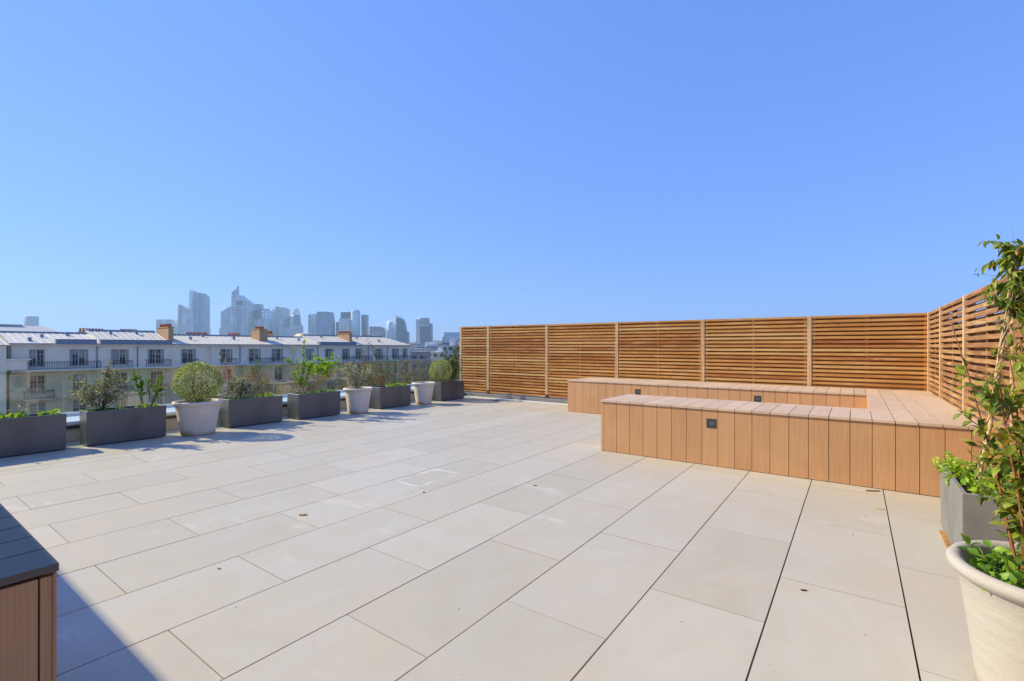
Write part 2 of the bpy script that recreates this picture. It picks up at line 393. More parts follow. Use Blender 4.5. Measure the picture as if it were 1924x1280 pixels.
# ------------------------------------------------------------------ U shaped bench
BH, BT = .685, .026
bench = empty("storage_bench", (-.9,7.5,0), 0, "large U shaped light brown composite bench against the fences", "bench")
def rel(o, root=bench): o.location = -Vector(root.location); return o
r = random.Random(3)
JO = [-2.787] + [-2.745 + .1803*k for k in range(0, 21)]
JO = [x for x in JO if x < .97] + [.985]
def upright(name, js, y, ydir=1, parent=bench, z1=BH-BT-.004, mat=DECK_F):
    mb = MB()
    for a, b in zip(js, js[1:]):
        if b-a < .012: continue
        mb.box(a+.0026, b-.0026, min(y, y+.022*ydir), max(y, y+.022*ydir), .006, z1, r.random())
    o = mb.build(name, mat, parent); rel(o) if parent is bench else None; return o
def topboards(js, y0, y1, name="top_boards", parent=bench, mat=DECK_T):
    mb = MB()
    for a, b in zip(js, js[1:]):
        if b-a < .012: continue
        mb.box(a+.0034, b-.0034, y0, y1, BH-BT, BH+r.uniform(-.0006,.0006), r.random())
    o = mb.build(name, mat, parent); rel(o); return o
JT = [x for x in JO if x != -2.787]; JT[0] = -2.79
JT = [x for x in JO if x > -2.76]
topboards([-2.795]+JT[1:17]+[.1385], 5.938, 6.93, "seat_top")
JR = [.1385,.318,.49,.665,.839,.99]
topboards(JR, 5.938, 6.928, "seat_top"); topboards(JR, 6.933, 9.12, "seat_top"); topboards(JR, 9.125, 10.285, "seat_top")
JB = [-5.06 + .1803*k for k in range(0, 29)]; JB = [x for x in JB if x < .10] + [.1385]
topboards(JB, 9.115, 10.285, "seat_top")
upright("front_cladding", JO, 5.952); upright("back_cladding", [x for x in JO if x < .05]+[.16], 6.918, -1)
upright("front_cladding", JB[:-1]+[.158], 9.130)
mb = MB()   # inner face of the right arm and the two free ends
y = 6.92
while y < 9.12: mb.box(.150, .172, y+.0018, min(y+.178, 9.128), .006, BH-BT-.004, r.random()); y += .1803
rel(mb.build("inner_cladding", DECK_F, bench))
mb = MB(); y = 5.975
while y < 6.85: mb.box(-2.787, -2.765, y, y+.176, .006, BH-BT-.004, r.random()); y += .1803
rel(mb.build("end_cladding", DECK_F, bench)); mb = MB()
y = 9.155
while y < 10.2: mb.box(-5.053, -5.031, y, y+.176, .006, BH-BT-.004, r.random()); y += .1803
rel(mb.build("end_cladding", DECK_F, bench))
mb = MB()
mb.box(-2.76, .98, 5.976, 6.893, .02, BH-BT-.006); mb.box(.174, .98, 6.895, 9.15, .02, BH-BT-.007); mb.box(-5.028, .98, 9.154, 10.26, .02, BH-BT-.006)
rel(mb.build("gap_backing", GAP, bench))  # solid dark box, painted shade for the gaps between boards
def step_light(x, z, y, nm="recessed_light"):
    mb = MB(); s = .054; y1 = y+.004
    mb.box(x-s, x+s, y-.005, y1, z+.026, z+s); mb.box(x-s, x+s, y-.005, y1, z-s, z-.024)
    mb.box(x-s, x-.034, y-.005, y1, z-.0235, z+.0255); mb.box(x+.034, x+s, y-.005, y1, z-.0235, z+.0255)
    o = mb.build(nm, GREY_LAMP, bench); rel(o); bevel(o, .0015)
    mb = MB(); mb.quad((x-.034,y-.0005,z-.024),(x+.034,y-.0005,z-.024),(x+.034,y-.0035,z+.026),(x-.034,y-.0035,z+.026))
    mb.box(x-.016, x+.033, y-.0028, y-.0008, z-.022, z-.004)
    mb.build("lens", LENS, o)
step_light(-1.375, .500, 5.952); step_light(-3.49, .512, 9.130); step_light(-1.36, .512, 9.130)

# near left bench
fb = empty("storage_bench", (-4,-.2,0), 0, "dark brown composite bench cropped by the bottom left corner", "bench")
mb = MB(); r = random.Random(9)
x = -2.128; first = .197
edges = [x, x-first] + [x-first-.1835*k for k in range(1, 22)]
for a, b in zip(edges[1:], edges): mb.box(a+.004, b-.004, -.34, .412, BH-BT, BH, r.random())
o = bevel(mb.build("seat_top", DECK_SHADE_T, fb), .0015); o.location = -fb.location
mb = MB()
ys = [.402, .365] + [.365-.1803*k for k in range(1, 5)]
for b, a in zip(ys, ys[1:]): mb.box(-2.160, -2.138, max(a,-.34)+.0025, b-.0025, .006, BH-BT-.012, r.random())
mb.box(-2.1565, -2.134, .398, .4065, .006, BH-BT-.006, .1)
o = mb.build("front_cladding", DECK_BOUNCE, fb); o.location = -fb.location
mb = MB()
for a, b in zip(edges[1:], edges): mb.box(a+.002, b-.034, .380, .402, .006, BH-BT-.006, r.random())
o = mb.build("end_cladding", DECK_BOUNCE, fb); o.location = -fb.location
mb = MB(); mb.box(edges[-1], -2.163, -.34, .378, .02, BH-BT-.003); o = mb.build("gap_backing", GAP, fb); o.location = -fb.location  # dark box behind the boards, blackens the shaded gaps

# ------------------------------------------------------------------ planters and pots
def planter(L0, L1, px0, px1, label, seed, mat=PLANTER, group="grey rectangular planters along the glass edge"):
    cx, cy = (px0+px1)/2, (L0+L1)/2
    f = empty("planter", (cx, cy, 0), 0, label, "planter", group)
    a, b = (px1-px0)/2, (L1-L0)/2; t = .03; h = .487
    mb = MB(); k = 0
    o_ = [(-a,-b),(a,-b),(a,b),(-a,b)]; o0 = [(x*.975, y*.99) for x, y in o_]; i_ = [(-a+t,-b+t),(a-t,-b+t),(a-t,b-t),(-a+t,b-t)]
    mb.v += [(x,y,.012) for x,y in o0] + [(x,y,h) for x,y in o_] + [(x,y,h) for x,y in i_] + [(x,y,.40) for x,y in i_]
    mb.face([3,2,1,0])
    for q in (0,4,8):
        for i in range(4): j = (i+1)%4; mb.face([q+i,q+j,q+4+j,q+4+i], .5)
    mb.face([12,13,14,15])
    o = mb.build("shell", mat, f); bevel(o, .006, 3)
    mb = MB(); n = 18; r = random.Random(seed); g = {}
    for i in range(7):
        for j in range(n):
            g[i,j] = len(mb.v); mb.v.append((-a+t+.001+(2*a-2*t-.002)*i/6, -b+t+.001+(2*b-2*t-.002)*j/(n-1), .452+r.uniform(-.012,.016)))
    for i in range(6):
        for j in range(n-1): mb.face([g[i,j],g[i+1,j],g[i+1,j+1],g[i,j+1]], r.random())
    mb.build("soil", SOIL, f)
    return f
PL = [(.79,1.742,"dark grey planter cut by the left edge of the picture, with low yellow green leaves"),
      (1.947,2.893,"dark grey planter holding the tall bronze bush and the fresh green V shaped bush"),
      (3.797,4.74,"dark grey planter just right of the pot with the large variegated ball"),
      (5.018,5.926,"dark grey planter holding the lime green shrub on bare stems"),
      (6.93,7.842,"dark grey planter between the two plain pale pots"),
      (8.862,9.746,"dark grey planter farthest away, touching the end of the slatted fence")]
for k, (a, b, lb) in enumerate(PL): planter(a, b, -8.99, -8.64 if k < 3 else -8.58, lb, k)
def pot(cx, cy, rb, rr, label, h=.53, n=64, group="pale round stone pots"):
    f = empty("plant_pot", (cx, cy, 0), 0, label, "pot", group)
    rn = rr - .035
    prof = [(rb*.93,.0),(rb,.015)]
    for i in range(1, 9): t = i/8; prof.append((rb + (rn-rb)*(t**1.12), .015 + (h-.085)*t))
    prof += [(rn+.006,h-.062),(rr-.012,h-.052),(rr,h-.034),(rr+.002,h-.018),(rr-.008,h-.004),(rr-.024,h),(rr-.042,h-.006),(rr-.052,h-.02),(rn-.035,h-.09),(rn-.05,h-.14)]
    mb = MB(); mb.lathe(prof, n=n); mb.build("shell", POT if cx > 0 else POT_LIFT, f)
    mb = MB(); r = random.Random(int(cy*10)); c = len(mb.v); mb.v.append((0,0,h-.05)); K = 5; N = 26
    for i in range(1, K+1):
        for a in range(N): t = 2*math.pi*a/N; rad = (rn-.028)*i/K; mb.v.append((rad*math.cos(t), rad*math.sin(t), h-.07+r.uniform(-.012,.014)))
    for a in range(N): mb.face([c, c+1+a, c+1+(a+1)%N], r.random())
    for i in range(K-1):
        for a in range(N): q = c+1+i*N; mb.face([q+a, q+N+a, q+N+(a+1)%N, q+(a+1)%N], r.random())
    mb.build("soil", SOIL, f); return f
pot(-8.535, 3.29, .235, .345, "pale stone pot under the large variegated ball shrub")
pot(-8.535, 6.32, .205, .300, "pale stone pot holding the silvery twiggy bush")
pot(-8.55, 8.225, .185, .285, "pale stone pot with thin wispy stems, left of the farthest planter")
pot(.655, 2.74, .245, .335, "large pale stone pot cropped by the bottom right corner", .53, 96)
planter(4.085, 5.025, .545, .90, "lighter grey planter in front of the right end of the bench", 31, PLANTER_L, None)
mb = MB(); mb.box(.522, .56, 3.95, 4.86, .001, .010)
tag(mb.build("timber_shim", RUST), "thin rusty brown timber strip sticking out under the right planter", "strip")

# ------------------------------------------------------------------ plants
RV = Vector((math.cos(YAW), math.sin(YAW), 0)); FV = Vector((-math.sin(YAW), math.cos(YAW), 0)); UP = Vector((0,0,1))
def D(r, f, u): return RV*r + FV*f + UP*u        # right, away, up as seen from the lounge side
def rv(r): 
    while True:
        v = Vector((r.uniform(-1,1), r.uniform(-1,1), r.uniform(-1,1)))
        if .05 < v.length < 1: return v.normalized()
class Plant:
    def __init__(s, seed): s.r = random.Random(seed); s.st = MB(); s.lf = MB()
    def stem(s, p, d, L, r0, r1=None, seg=7, wander=.12, bend=Vector((0,0,0)), n=4):
        pts = [Vector(p)]; d = d.normalized()
        for i in range(seg):
            d = (d + rv(s.r)*wander + bend/seg).normalized(); pts.append(pts[-1] + d*(L/seg))
        r1 = r0*.4 if r1 is None else r1
        s.st.tube(pts, [r0+(r1-r0)*i/seg for i in range(seg+1)], n, s.r.random(), cap=False); return pts
    def leaves(s, pts, a, n, size, asp=.5, tone=(0,1), spread=.9, fine=False, jit=.004, droop=0):
        for i in range(n):
            t = (a + (1-a)*s.r.random())*(len(pts)-1); k = min(int(t), len(pts)-2); q = pts[k].lerp(pts[k+1], t-k)
            ax = (pts[k+1]-pts[k]).normalized(); d = (ax*.5 + rv(s.r)*spread - UP*droop)
            L = size*s.r.uniform(.65, 1.25)
            s.lf.leaf(q + rv(s.r)*jit, d, (UP + rv(s.r)*.7), L, L*asp, s.r.uniform(*tone), fine)
    def branchy(s, p, d, L, r0, nb, bl, nl, size, start=.25, ang=.8, **k):
        wd = k.pop("wander", .12); bend = k.pop("bend", Vector((0,0,0)))
        main = s.stem(p, d, L, r0, wander=wd, bend=bend); nl = int(nl*1.9); size = size*1.12
        s.leaves(main, start, int(nl*1.0), size, **k)
        for i in range(nb):
            t = (start + (1-start)*s.r.random())*(len(main)-1); q = int(min(t, len(main)-2)); b = main[q].lerp(main[q+1], t-q)
            ax = (main[q+1]-main[q]).normalized(); dd = ax*.8 + rv(s.r)*ang + UP*.15
            br = s.stem(b, dd, bl*s.r.uniform(.5,1.15)*(1.15-.5*t/(len(main)-1)), r0*.45, seg=4, wander=.18, n=3)
            s.leaves(br, .1, nl, size, **k)
        return main
    def done(s, name, label, cat, loc, bark, leaf, group=None):
        f = empty(name, loc, 0, label, cat, group)
        if s.st.f: s.st.build("stems", bark, f)
        if s.lf.f: s.lf.build("foliage", leaf, f)
        return f
    def ball(s, c, rad, n, size, squash=.92, tone=(0,1), lump=.09):
        ls = [(rv(s.r), s.r.uniform(.25,.6)) for _ in range(16)]
        for i in range(n):
            u = rv(s.r); k = 1 + lump*sum(math.exp(-((u-a).length/b)**2*3) for a, b in ls)*.6 - lump*.9
            q = c + Vector((u.x, u.y, u.z*squash))*rad*k*(s.r.random()**.33*.32 + .70)
            if q.z < .012: continue
            d = u*.6 + rv(s.r)*.9 + UP*.25; L = size*s.r.uniform(.7,1.3)
            s.lf.leaf(q, d, UP + rv(s.r)*.6, L, L*.5, s.r.uniform(*tone))
def ground(name, label, cx, cy, z, lx, ly, n, size, leaf, seed, group=None, h=.07, fine=False, tone=(0,1), asp=.55, bark=BARK):
    """a low spreading clump"""
    p = Plant(seed)
    for i in range(n):
        a = p.r.uniform(-lx, lx); b = p.r.uniform(-ly, ly)
        st = p.stem((a, b, 0), Vector((a*2, b*2, 0)) + UP*.22 + rv(p.r)*.15, h*p.r.uniform(.6,1.5), .0018, seg=3, n=3)
        p.leaves(st, .1, p.r.randint(5, 9), size, asp=asp, fine=fine, tone=tone)
    return p.done(name, label, "plant", (cx, cy, z), bark, leaf, group)

# planter cut by the left edge
p = Plant(50)
for b in (-.32, -.18, .02):
    for k in range(3): m_ = p.stem((0, b, 0), D(p.r.uniform(-.8,.8), 0, 1), .22, .002, seg=4); p.leaves(m_, .2, 5, .055, asp=.3)
p.done("spiky_plant", "spiky pale leaved young plant in the planter at the left edge", "plant", (-8.81, 1.30, .45), BARK_PALE, LF_SILV)
ground("ground_cover", "yellow green low clump at the right end of the leftmost planter", -8.80, 1.60, .45, .08, .09, 14, .05, LF_LIME, 51)
ground("ground_cover", "yellow green low clump in the middle of the leftmost planter", -8.80, 1.25, .45, .08, .13, 18, .05, LF_LIME, 52)
# bronze bush
p = Plant(60)
for k in range(11):
    a = p.r.uniform(-1, 1)
    p.branchy((p.r.uniform(-.04,.04), p.r.uniform(-.05,.05), 0), D(a*.70-.05, p.r.uniform(-.45,.45), .9), .66-.30*abs(a), .005, 10, .19, 12, .034, asp=.45, wander=.2)
for a, L in ((.05,.80),(.32,.72),(-.05,.68),(.18,.62)):
    p.branchy((0,0,0), D(a, 0, 1), L, .006, 7, .13, 12, .030, asp=.42, start=.5, wander=.1)
p.branchy((0,0,.05), D(-1,0,.55), .52, .004, 5, .12, 12, .030, asp=.42, wander=.1)
p.branchy((0,0,.02), D(-1,.1,.38), .42, .004, 5, .12, 12, .030, asp=.42, wander=.1)
p.branchy((0,0,.05), D(1,0,.55), .42, .004, 5, .12, 10, .028, asp=.42, wander=.1)
p.done("bronze_bush", "tall bronze and silver leaved bush with ragged spikes", "bush", (-8.82, 2.16, .45), BARK, LF_SILV)
ground("ground_cover", "green low leaves under the tall bronze bush", -8.78, 2.2, .45, .10, .17, 30, .035, LF_GREEN, 61)
# V shaped green bush
p = Plant(62)
for a, L, bx in ((-.42,.62,-.02),(-.30,.60,-.01),(-.36,.50,0),(-.20,.42,0)):
    p.branchy(D(bx,0,0), D(a, p.r.uniform(-.1,.1), 1), L, .0055, 9, .09, 22, .019, asp=.55, start=.33, wander=.06, bend=UP*.25)
for a, L in ((.12,.60),(.3,.50),(.02,.48),(.45,.36)):
    p.branchy(D(.10,0,0), D(a, p.r.uniform(-.1,.1), 1), L, .005, 9, .11, 17, .019, asp=.55, start=.35, wander=.1)
p.branchy(D(.1,0,.12), D(1,0,.45), .26, .003, 4, .07, 8, .019, asp=.55)
p.done("green_bush", "fresh green V shaped bush beside the large variegated ball", "bush", (-8.82, 2.66, .45), BARK, LF_GREEN)
ground("ground_cover", "green low leaves at the foot of the V shaped bush", -8.78, 2.66, .45, .09, .14, 20, .035, LF_LIME, 63)
# variegated balls
def ball_shrub(loc, R_, label, seed, n, cz):
    p = Plant(seed)
    for k in range(9): 
        m_ = p.stem((p.r.uniform(-.03,.03),p.r.uniform(-.03,.03),0), D(p.r.uniform(-.7,.7), p.r.uniform(-.6,.6), 1), cz*1.25, .009, .003, wander=.12)
        for j in range(5): p.stem(m_[3+j//2], rv(p.r)+UP*.5, R_*.5, .003, .001, seg=3, n=3)
    p.ball(Vector((0,0,cz)), R_, n, .030)
    p.ball(Vector((0,0,cz*.96)), R_*.97, n//4, .030)
    return p.done("ball_shrub", label, "bush", loc, BARK, LF_VARI, "rounded variegated shrubs")
ball_shrub((-8.535, 3.29, .47), .352, "large cream and green variegated ball shrub in the pale pot", 70, 4600, .36)
ball_shrub((-8.74, 9.02, .45), .31, "smaller cream and green variegated ball shrub in the farthest planter", 71, 3600, .33)
# planter 3
p = Plant(72)
for k in range(9):
    p.branchy((p.r.uniform(-.04,.04), p.r.uniform(-.06,.06), 0), D(p.r.uniform(-.75,.25), p.r.uniform(-.4,.4), .8), .42*p.r.uniform(.7,1), .005, 11, .13, 16, .032, asp=.45, wander=.2)
p.branchy((0,0,.1), D(-.52, 0, .95), .84, .006, 3, .10, 8, .030, asp=.40, start=.68, wander=.03)
p.branchy((0,0,0), D(-1, 0, .25), .36, .004, 7, .13, 13, .028, asp=.5, tone=(.5,1))
p.done("leaning_bush", "dark leaved bush leaning left with one long bare branch", "bush", (-8.80, 4.06, .45), BARK, LF_SILV)
p = Plant(73)
p.branchy((0,0,0), D(.0, 0, 1), .92, .005, 10, .055, 7, .02, asp=.5, start=.3, wander=.02, bend=D(-.35,0,0), tone=(.4,1))
p.branchy((0,-.05,0), D(-.3, 0, 1), .62, .003, 6, .05, 5, .018, asp=.5, start=.3, wander=.04)
p.done("thin_sapling", "single thin upright sapling with tiny leaves, right part of the third planter", "plant", (-8.80, 4.45, .45), BARK, LF_DARK)
ground("ground_cover", "pale green low leaves at the foot of the thin sapling", -8.78, 4.5, .45, .09, .20, 32, .035, LF_LIME, 74)
ground("ground_cover", "green low leaves in front of the leaning bush", -8.76, 4.08, .45, .09, .22, 34, .035, LF_GREEN, 75)
# planter 4
p = Plant(80)
for a, L, n in ((-.20,.78,20),(-.02,.80,22),(.08,.72,18),(-.32,.58,18),(.2,.5,16)):
    p.branchy(D(p.r.uniform(-.04,.04),0,0), D(a, p.r.uniform(-.12,.12), 1), L, .005, 10, .12, n, .028, asp=.5, start=.22, wander=.08)
p.branchy((0,0,.1), D(.03,0,1), .97, .005, 6, .07, 14, .028, asp=.5, start=.55, wander=.02)
p.branchy((0,0,.1), D(-.17,0,1), .80, .005, 6, .07, 12, .028, asp=.5, start=.55, wander=.02)
p.done("tall_green_shrub", "tall narrow yellow green shrub, the tallest against the zinc roof", "bush", (-8.78, 5.20, .45), BARK_PALE, LF_LIME)
p = Plant(81)
for a, L in ((-.35,.62),(-.12,.72),(.1,.70),(.3,.74),(.5,.70),(0,.6),(-.25,.66),(.4,.6)):
    m_ = p.stem(D(p.r.uniform(-.05,.05),0,0), D(a*.75, p.r.uniform(-.3,.3), 1), L, .006, .002, wander=.10)
    for k in range(7):
        br = p.stem(m_[p.r.choice((5,6,7))], rv(p.r)*.9+UP*.2+D(.25,0,0), .14, .002, seg=3, n=3); p.leaves(br, 0, 20, .05, asp=.62)
    for k in range(4): p.stem(m_[p.r.choice((2,3,4))], rv(p.r)*.7+UP*.8, .2, .0022, seg=3, n=3)
p.done("lime_shrub", "bright lime green shrub with a flat leafy top on bare stems", "bush", (-8.78, 5.62, .45), BARK_PALE, LF_LIME)
ground("ground_cover", "low green leaves at the foot of the lime shrub", -8.74, 5.5, .45, .1, .32, 34, .045, LF_GREEN, 82)
# silvery bush
p = Plant(84)
for k in range(20):
    p.branchy((p.r.uniform(-.05,.05), p.r.uniform(-.05,.05), 0), D(p.r.uniform(-.6,.6), p.r.uniform(-.5,.5), 1), .56*p.r.uniform(.75,1.1), .004, 8, .14, 13, .028, asp=.42, wander=.1, ang=.5, tone=(.3,1))
p.done("silver_bush", "silvery twiggy bush with upright shoots in a pale pot", "bush", (-8.535, 6.32, .46), BARK, LF_SILV)
ground("ground_cover", "green leaves around the foot of the silvery bush", -8.52, 6.30, .46, .15, .15, 26, .035, LF_GREEN, 85)
# planter 5
ground("ground_cover", "lime green rosette in the middle of the planter between two pots", -8.74, 7.42, .45, .08, .12, 18, .055, LF_LIME, 86)
ground("ground_cover", "lime green rosette at the right end of the planter between two pots", -8.74, 7.72, .45, .07, .08, 14, .045, LF_LIME, 87)
p = Plant(88)
for k in range(9): p.branchy((0, p.r.uniform(-.25,.15), 0), D(p.r.uniform(-.5,.3), p.r.uniform(-.3,.3), 1), p.r.uniform(.25,.45), .003, 5, .09, 7, .02, asp=.4, tone=(0,1))
p.done("brown_sprigs", "airy brown orange sprigs at the left end of the planter between two pots", "plant", (-8.76, 7.15, .45), BARK_RED, LF_ROSE)
p = Plant(89)
for k in range(9): p.branchy((0,0,0), D(p.r.uniform(-.6,.4), p.r.uniform(-.3,.3), 1), p.r.uniform(.4,.66), .003, 4, .10, 3, .022, asp=.4, start=.5)
p.done("wispy_plant", "wispy nearly leafless stems in the pale pot near the far planter", "plant", (-8.55, 8.225, .46), BARK, LF_DARK)
p = Plant(90)
for k in range(12): p.branchy((p.r.uniform(-.05,.05), p.r.uniform(-.12,.12), 0), D(p.r.uniform(-.2,.35), p.r.uniform(-.2,.2), 1), p.r.uniform(.55,.98), .005, 12, .13, 15, .036, asp=.5, start=.12)
p.done("upright_shrub", "upright olive green shrub against the end post of the slatted fence", "bush", (-8.76, 9.52, .45), BARK, LF_DARK)
ground("ground_cover", "pale leaves spilling beside the smaller variegated ball", -8.62, 8.93, .45, .05, .1, 14, .035, LF_VARI, 91)

# right planter: ground cover, cane tripod and climber
ground("ground_cover", "bright green low foliage along the left rim of the right planter", .63, 4.80, .45, .06, .20, 44, .05, LF_LIME, 100, h=.11, fine=True, asp=.5)
ground("ground_cover", "bright green leaves at the near rim of the right planter", .74, 4.28, .45, .13, .12, 30, .05, LF_LIME, 101, h=.09, fine=True, asp=.5)
ground("ground_cover", "green leaves at the back of the right planter", .78, 4.72, .45, .09, .2, 36, .05, LF_GREEN, 102, h=.12, fine=True, asp=.5)
canes = empty("cane_support", (.70, 4.55, .44), 0, "bundle of tan bamboo canes leaning up from the right planter", "plant support")
for k, (dx, dy, tx, r0) in enumerate(((0,0,.235,.010),(.02,.02,.205,.005),(-.01,.02,.25,.004))):
    b = D(dx-.01, dy, 0); e = D(tx+.03, .0, 1.60); mb = MB(); pts = [b.lerp(e, t/8) + rv(random.Random(k*9+t))*.004 for t in range(9)]
    mb.tube(pts, [r0*(1-.04*t) for t in range(9)], 8, .5); mb.build("cane", CANE, canes)
mb = MB(); rr = random.Random(8)
for k in range(9):
    t0 = rr.uniform(.05,.6); pts = []
    for q in range(9):
        t = t0 + q*.045; c = D(0,0,0).lerp(D(.255,0,1.60), t); a = q*1.1+k
        pts.append(c + D(math.cos(a), math.sin(a), 0)*(.010+.010*rr.random()))
    mb.tube(pts, .0022, 4, rr.random(), cap=False)
mb.build("twine", CANE, canes)
p = Plant(110)
main = []
for k in range(6):
    pts = [D(.255*t/9 + .013*math.cos(t*1.3+k*2), .013*math.sin(t*1.3+k*2), 1.62*t/9) for t in range(10)]
    p.st.tube(pts, [.0026]*10, 4, .5, cap=False); main.append(pts)
for k in range(74):      # leafy head
    m_ = main[k % 6]; b = m_[p.r.choice((7,8,9,9))]
    st = p.stem(b, D(p.r.uniform(-.30,1.1), p.r.uniform(-.6,.6), p.r.uniform(-.5,.75)), p.r.uniform(.08,.30), .002, seg=5, wander=.22, bend=-UP*.35)
    p.leaves(st, .05, 15, .070, asp=.30, fine=True, droop=.7, spread=.7)
for k in range(40):      # sparse leaves along the canes
    m_ = main[k % 6]; b = m_[p.r.randint(1, 7)]
    st = p.stem(b, D(p.r.uniform(-1,1), p.r.uniform(-.6,.6), .3), p.r.uniform(.05,.16), .0016, seg=3, wander=.25)
    p.leaves(st, .2, 5, .045, asp=.30, fine=True, droop=.4)
st = p.stem(main[0][8], D(-1,0,.2), .26, .0018, seg=5, wander=.1); p.leaves(st, .7, 5, .03, asp=.3, tone=(0,.2))
p.stem(main[0][9], D(-.3,0,1), .24, .0018, seg=5, wander=.3)
p.done("climber", "leafy green climber twined up the bamboo canes at the right edge", "climber", (.70, 4.55, .44), BARK_PALE, LF_GLOSS)

# big leaved shrub in the near pot
p = Plant(127)
for k in range(23):
    a = p.r.uniform(-.65, .9); f_ = p.r.uniform(-.5,.6); L = p.r.uniform(.5, 1.08)
    m_ = p.stem((p.r.uniform(-.08,.05), p.r.uniform(-.08,.08), 0), D(a*.24+.03, f_*.45, 1), L, .0055, .0022, seg=9, wander=.05, n=6)
    p.leaves(m_, .12, 19, .055, asp=.50, fine=True, spread=1.0, droop=-.05)
    for j in range(6):
        br = p.stem(m_[p.r.randint(3,8)], rv(p.r)*.75+UP*.5, p.r.uniform(.08,.18), .0025, .0012, seg=4, n=5, wander=.15); p.leaves(br, .1, 9, .052, asp=.50, fine=True, spread=1.0)
p.done("red_stemmed_shrub", "shrub with glossy green leaves and red stems in the near right pot", "bush", (.62, 2.76, .46), BARK_RED, LF_GLOSS)
ground("ground_cover", "green low leaves on the soil of the near right pot", .60, 2.74, .455, .14, .15, 64, .045, LF_GREEN, 121, h=.10, fine=True, asp=.6)

# ------------------------------------------------------------------ apartment block across the street
FAC = plain("facade_stone", (.90,.78,.60), .85, .2, var=.08, scale=.6, bump=.1)
FAC2 = plain("facade_stone_lower", (.78,.63,.40), .85, .2, var=.12, scale=.5, bump=.1)
ZINC = plain("zinc", (.62,.60,.54), .5, .5, .1, var=.08, scale=1.3)
ZINC_SH = plain("zinc_shade_tone", (.20,.26,.34), .5, .4, var=.1)  # zinc with the shade of the steep eaves bands put into its colour
RAILM = plain("railing_iron", (.03,.035,.045), .5, .4)
FRAME = plain("window_frame", (.62,.60,.56), .5, .4)
SHUT = plain("shutter_grey", (.30,.31,.31), .6, .3)
BRICK = plain("chimney_brick", (.50,.31,.17), .9, .2, var=.2, scale=3)
TERRA = plain("chimney_pot_clay", (.42,.14,.06), .8, .2, var=.2)
def pane_mat():
    m = Mat("window_pane", .06, .7); f = m.noise(.9, 4, m.coord((1,1,1)), .6, 1.2)
    col = m.ramp(f, [(0,(.015,.02,.025)),(.5,(.03,.035,.035)),(.62,(.22,.19,.14)),(1,(.32,.30,.26))])
    m.color(m.mix(m.mapr(m.tone(), .62, .70, 0, .75), col, (.42,.40,.34))); return m.m
PANE = pane_mat()
XP = -75.0
blk = empty("apartment_block", (XP, 39, -21), 0, "long cream apartment block with grey zinc roof across the street", "building")
def rl(o, root): o.location = -Vector(root.location); return o
WL = [(12.6,1.3),(16.2,1.25),(20.1,1.34),(23.9,1.36),(27.7,1.36),(32.6,1.24),(36.7,1.36),(40.2,1.34),(45.8,1.0),(49.5,1.25),(52.9,1.12),(55.7,1.17),(60.3,1.3),(64.4,1.3),(66.9,.8)]
slots = [(29.6,30.6),(42.1,43.1)]     # narrow recesses
zrow = [(-1.0,1.0),(-4.05,-1.9),(-7.0,-4.95),(-10.0,-7.95)]
L0_, L1_ = 10.4, 68.4
def wallgrid(mb, ops, y0, y1, z0, z1, x, depth, tone=.5):
    ys = sorted({y0,y1,*[a for o in ops for a in o[:2]]}); zs = sorted({z0,z1,*[a for o in ops for a in o[2:4]]})
    for a, b in zip(ys, ys[1:]):
        for c, d in zip(zs, zs[1:]):
            my, mz = (a+b)/2, (c+d)/2
            if any(o[0] < my < o[1] and o[2] < mz < o[3] for o in ops): continue
            mb.quad((x,a,c),(x,b,c),(x,b,d),(x,a,d), tone)
    for a, b, c, d in [o[:4] for o in ops]:
        X = x - depth
        mb.quad((x,a,c),(X,a,c),(X,a,d),(x,a,d)); mb.quad((X,b,c),(x,b,c),(x,b,d),(X,b,d))
        mb.quad((X,a,d),(X,b,d),(x,b,d),(x,a,d)); mb.quad((x,a,c),(x,b,c),(X,b,c),(X,a,c))
ops = [(c-w_/2, c+w_/2, a, b) for a, b in zrow for c, w_ in WL]
up = [o for o in ops if o[2] > -1.5] + [(a, b, -1.3, 1.15) for a, b in slots]
lo = [o for o in ops if o[2] < -1.5]
mb = MB(); wallgrid(mb, up, L0_, L1_, -1.34, 1.40, XP, .28); mb.quad((XP,L1_,-1.34),(XP-12,L1_,-1.34),(XP-12,L1_,1.4),(XP,L1_,1.4)); mb.quad((XP-12,L0_,-1.34),(XP,L0_,-1.34),(XP,L0_,1.4),(XP-12,L0_,1.4))
for a, b in slots: mb.quad((XP-.279,a,-1.3),(XP-.279,b,-1.3),(XP-.279,b,1.15),(XP-.279,a,1.15), 0)
rl(mb.build("upper_wall", FAC, blk), blk)
mb = MB(); wallgrid(mb, lo, L0_, L1_, -21, -1.5, XP+.45, .3); mb.quad((XP+.45,L1_,-21),(XP-12,L1_,-21),(XP-12,L1_,-1.5),(XP+.45,L1_,-1.5)); mb.quad((XP-12,L0_,-21),(XP+.45,L0_,-21),(XP+.45,L0_,-1.5),(XP-12,L0_,-1.5))
for zf in (-4.5,-7.5,-10.5): mb.box(XP+.451, XP+.62, L0_, L1_, zf-.12, zf+.05)
for zf in (-2.9, -5.9, -8.9): mb.box(XP+.451, XP+.47, L0_, L1_, zf, zf+.04, .2)
rl(mb.build("lower_wall", FAC2, blk), blk)
mb = MB(); mb.box(XP-.2, XP+1.05, L0_, L1_+.1, -1.50, -1.341); mb.box(XP-.2, XP+1.22, L0_, L1_+.2, -1.40, -1.30)
rl(mb.build("ledge", COPING, blk), blk)
mb = MB(); mb.box(XP-.3, XP+.22, L0_, L1_+.15, 1.401, 1.55, .5); mb.box(XP-.3, XP+.36, L0_, L1_+.2, 1.552, 1.64, .1)
rl(mb.build("cornice", FAC, blk), blk)
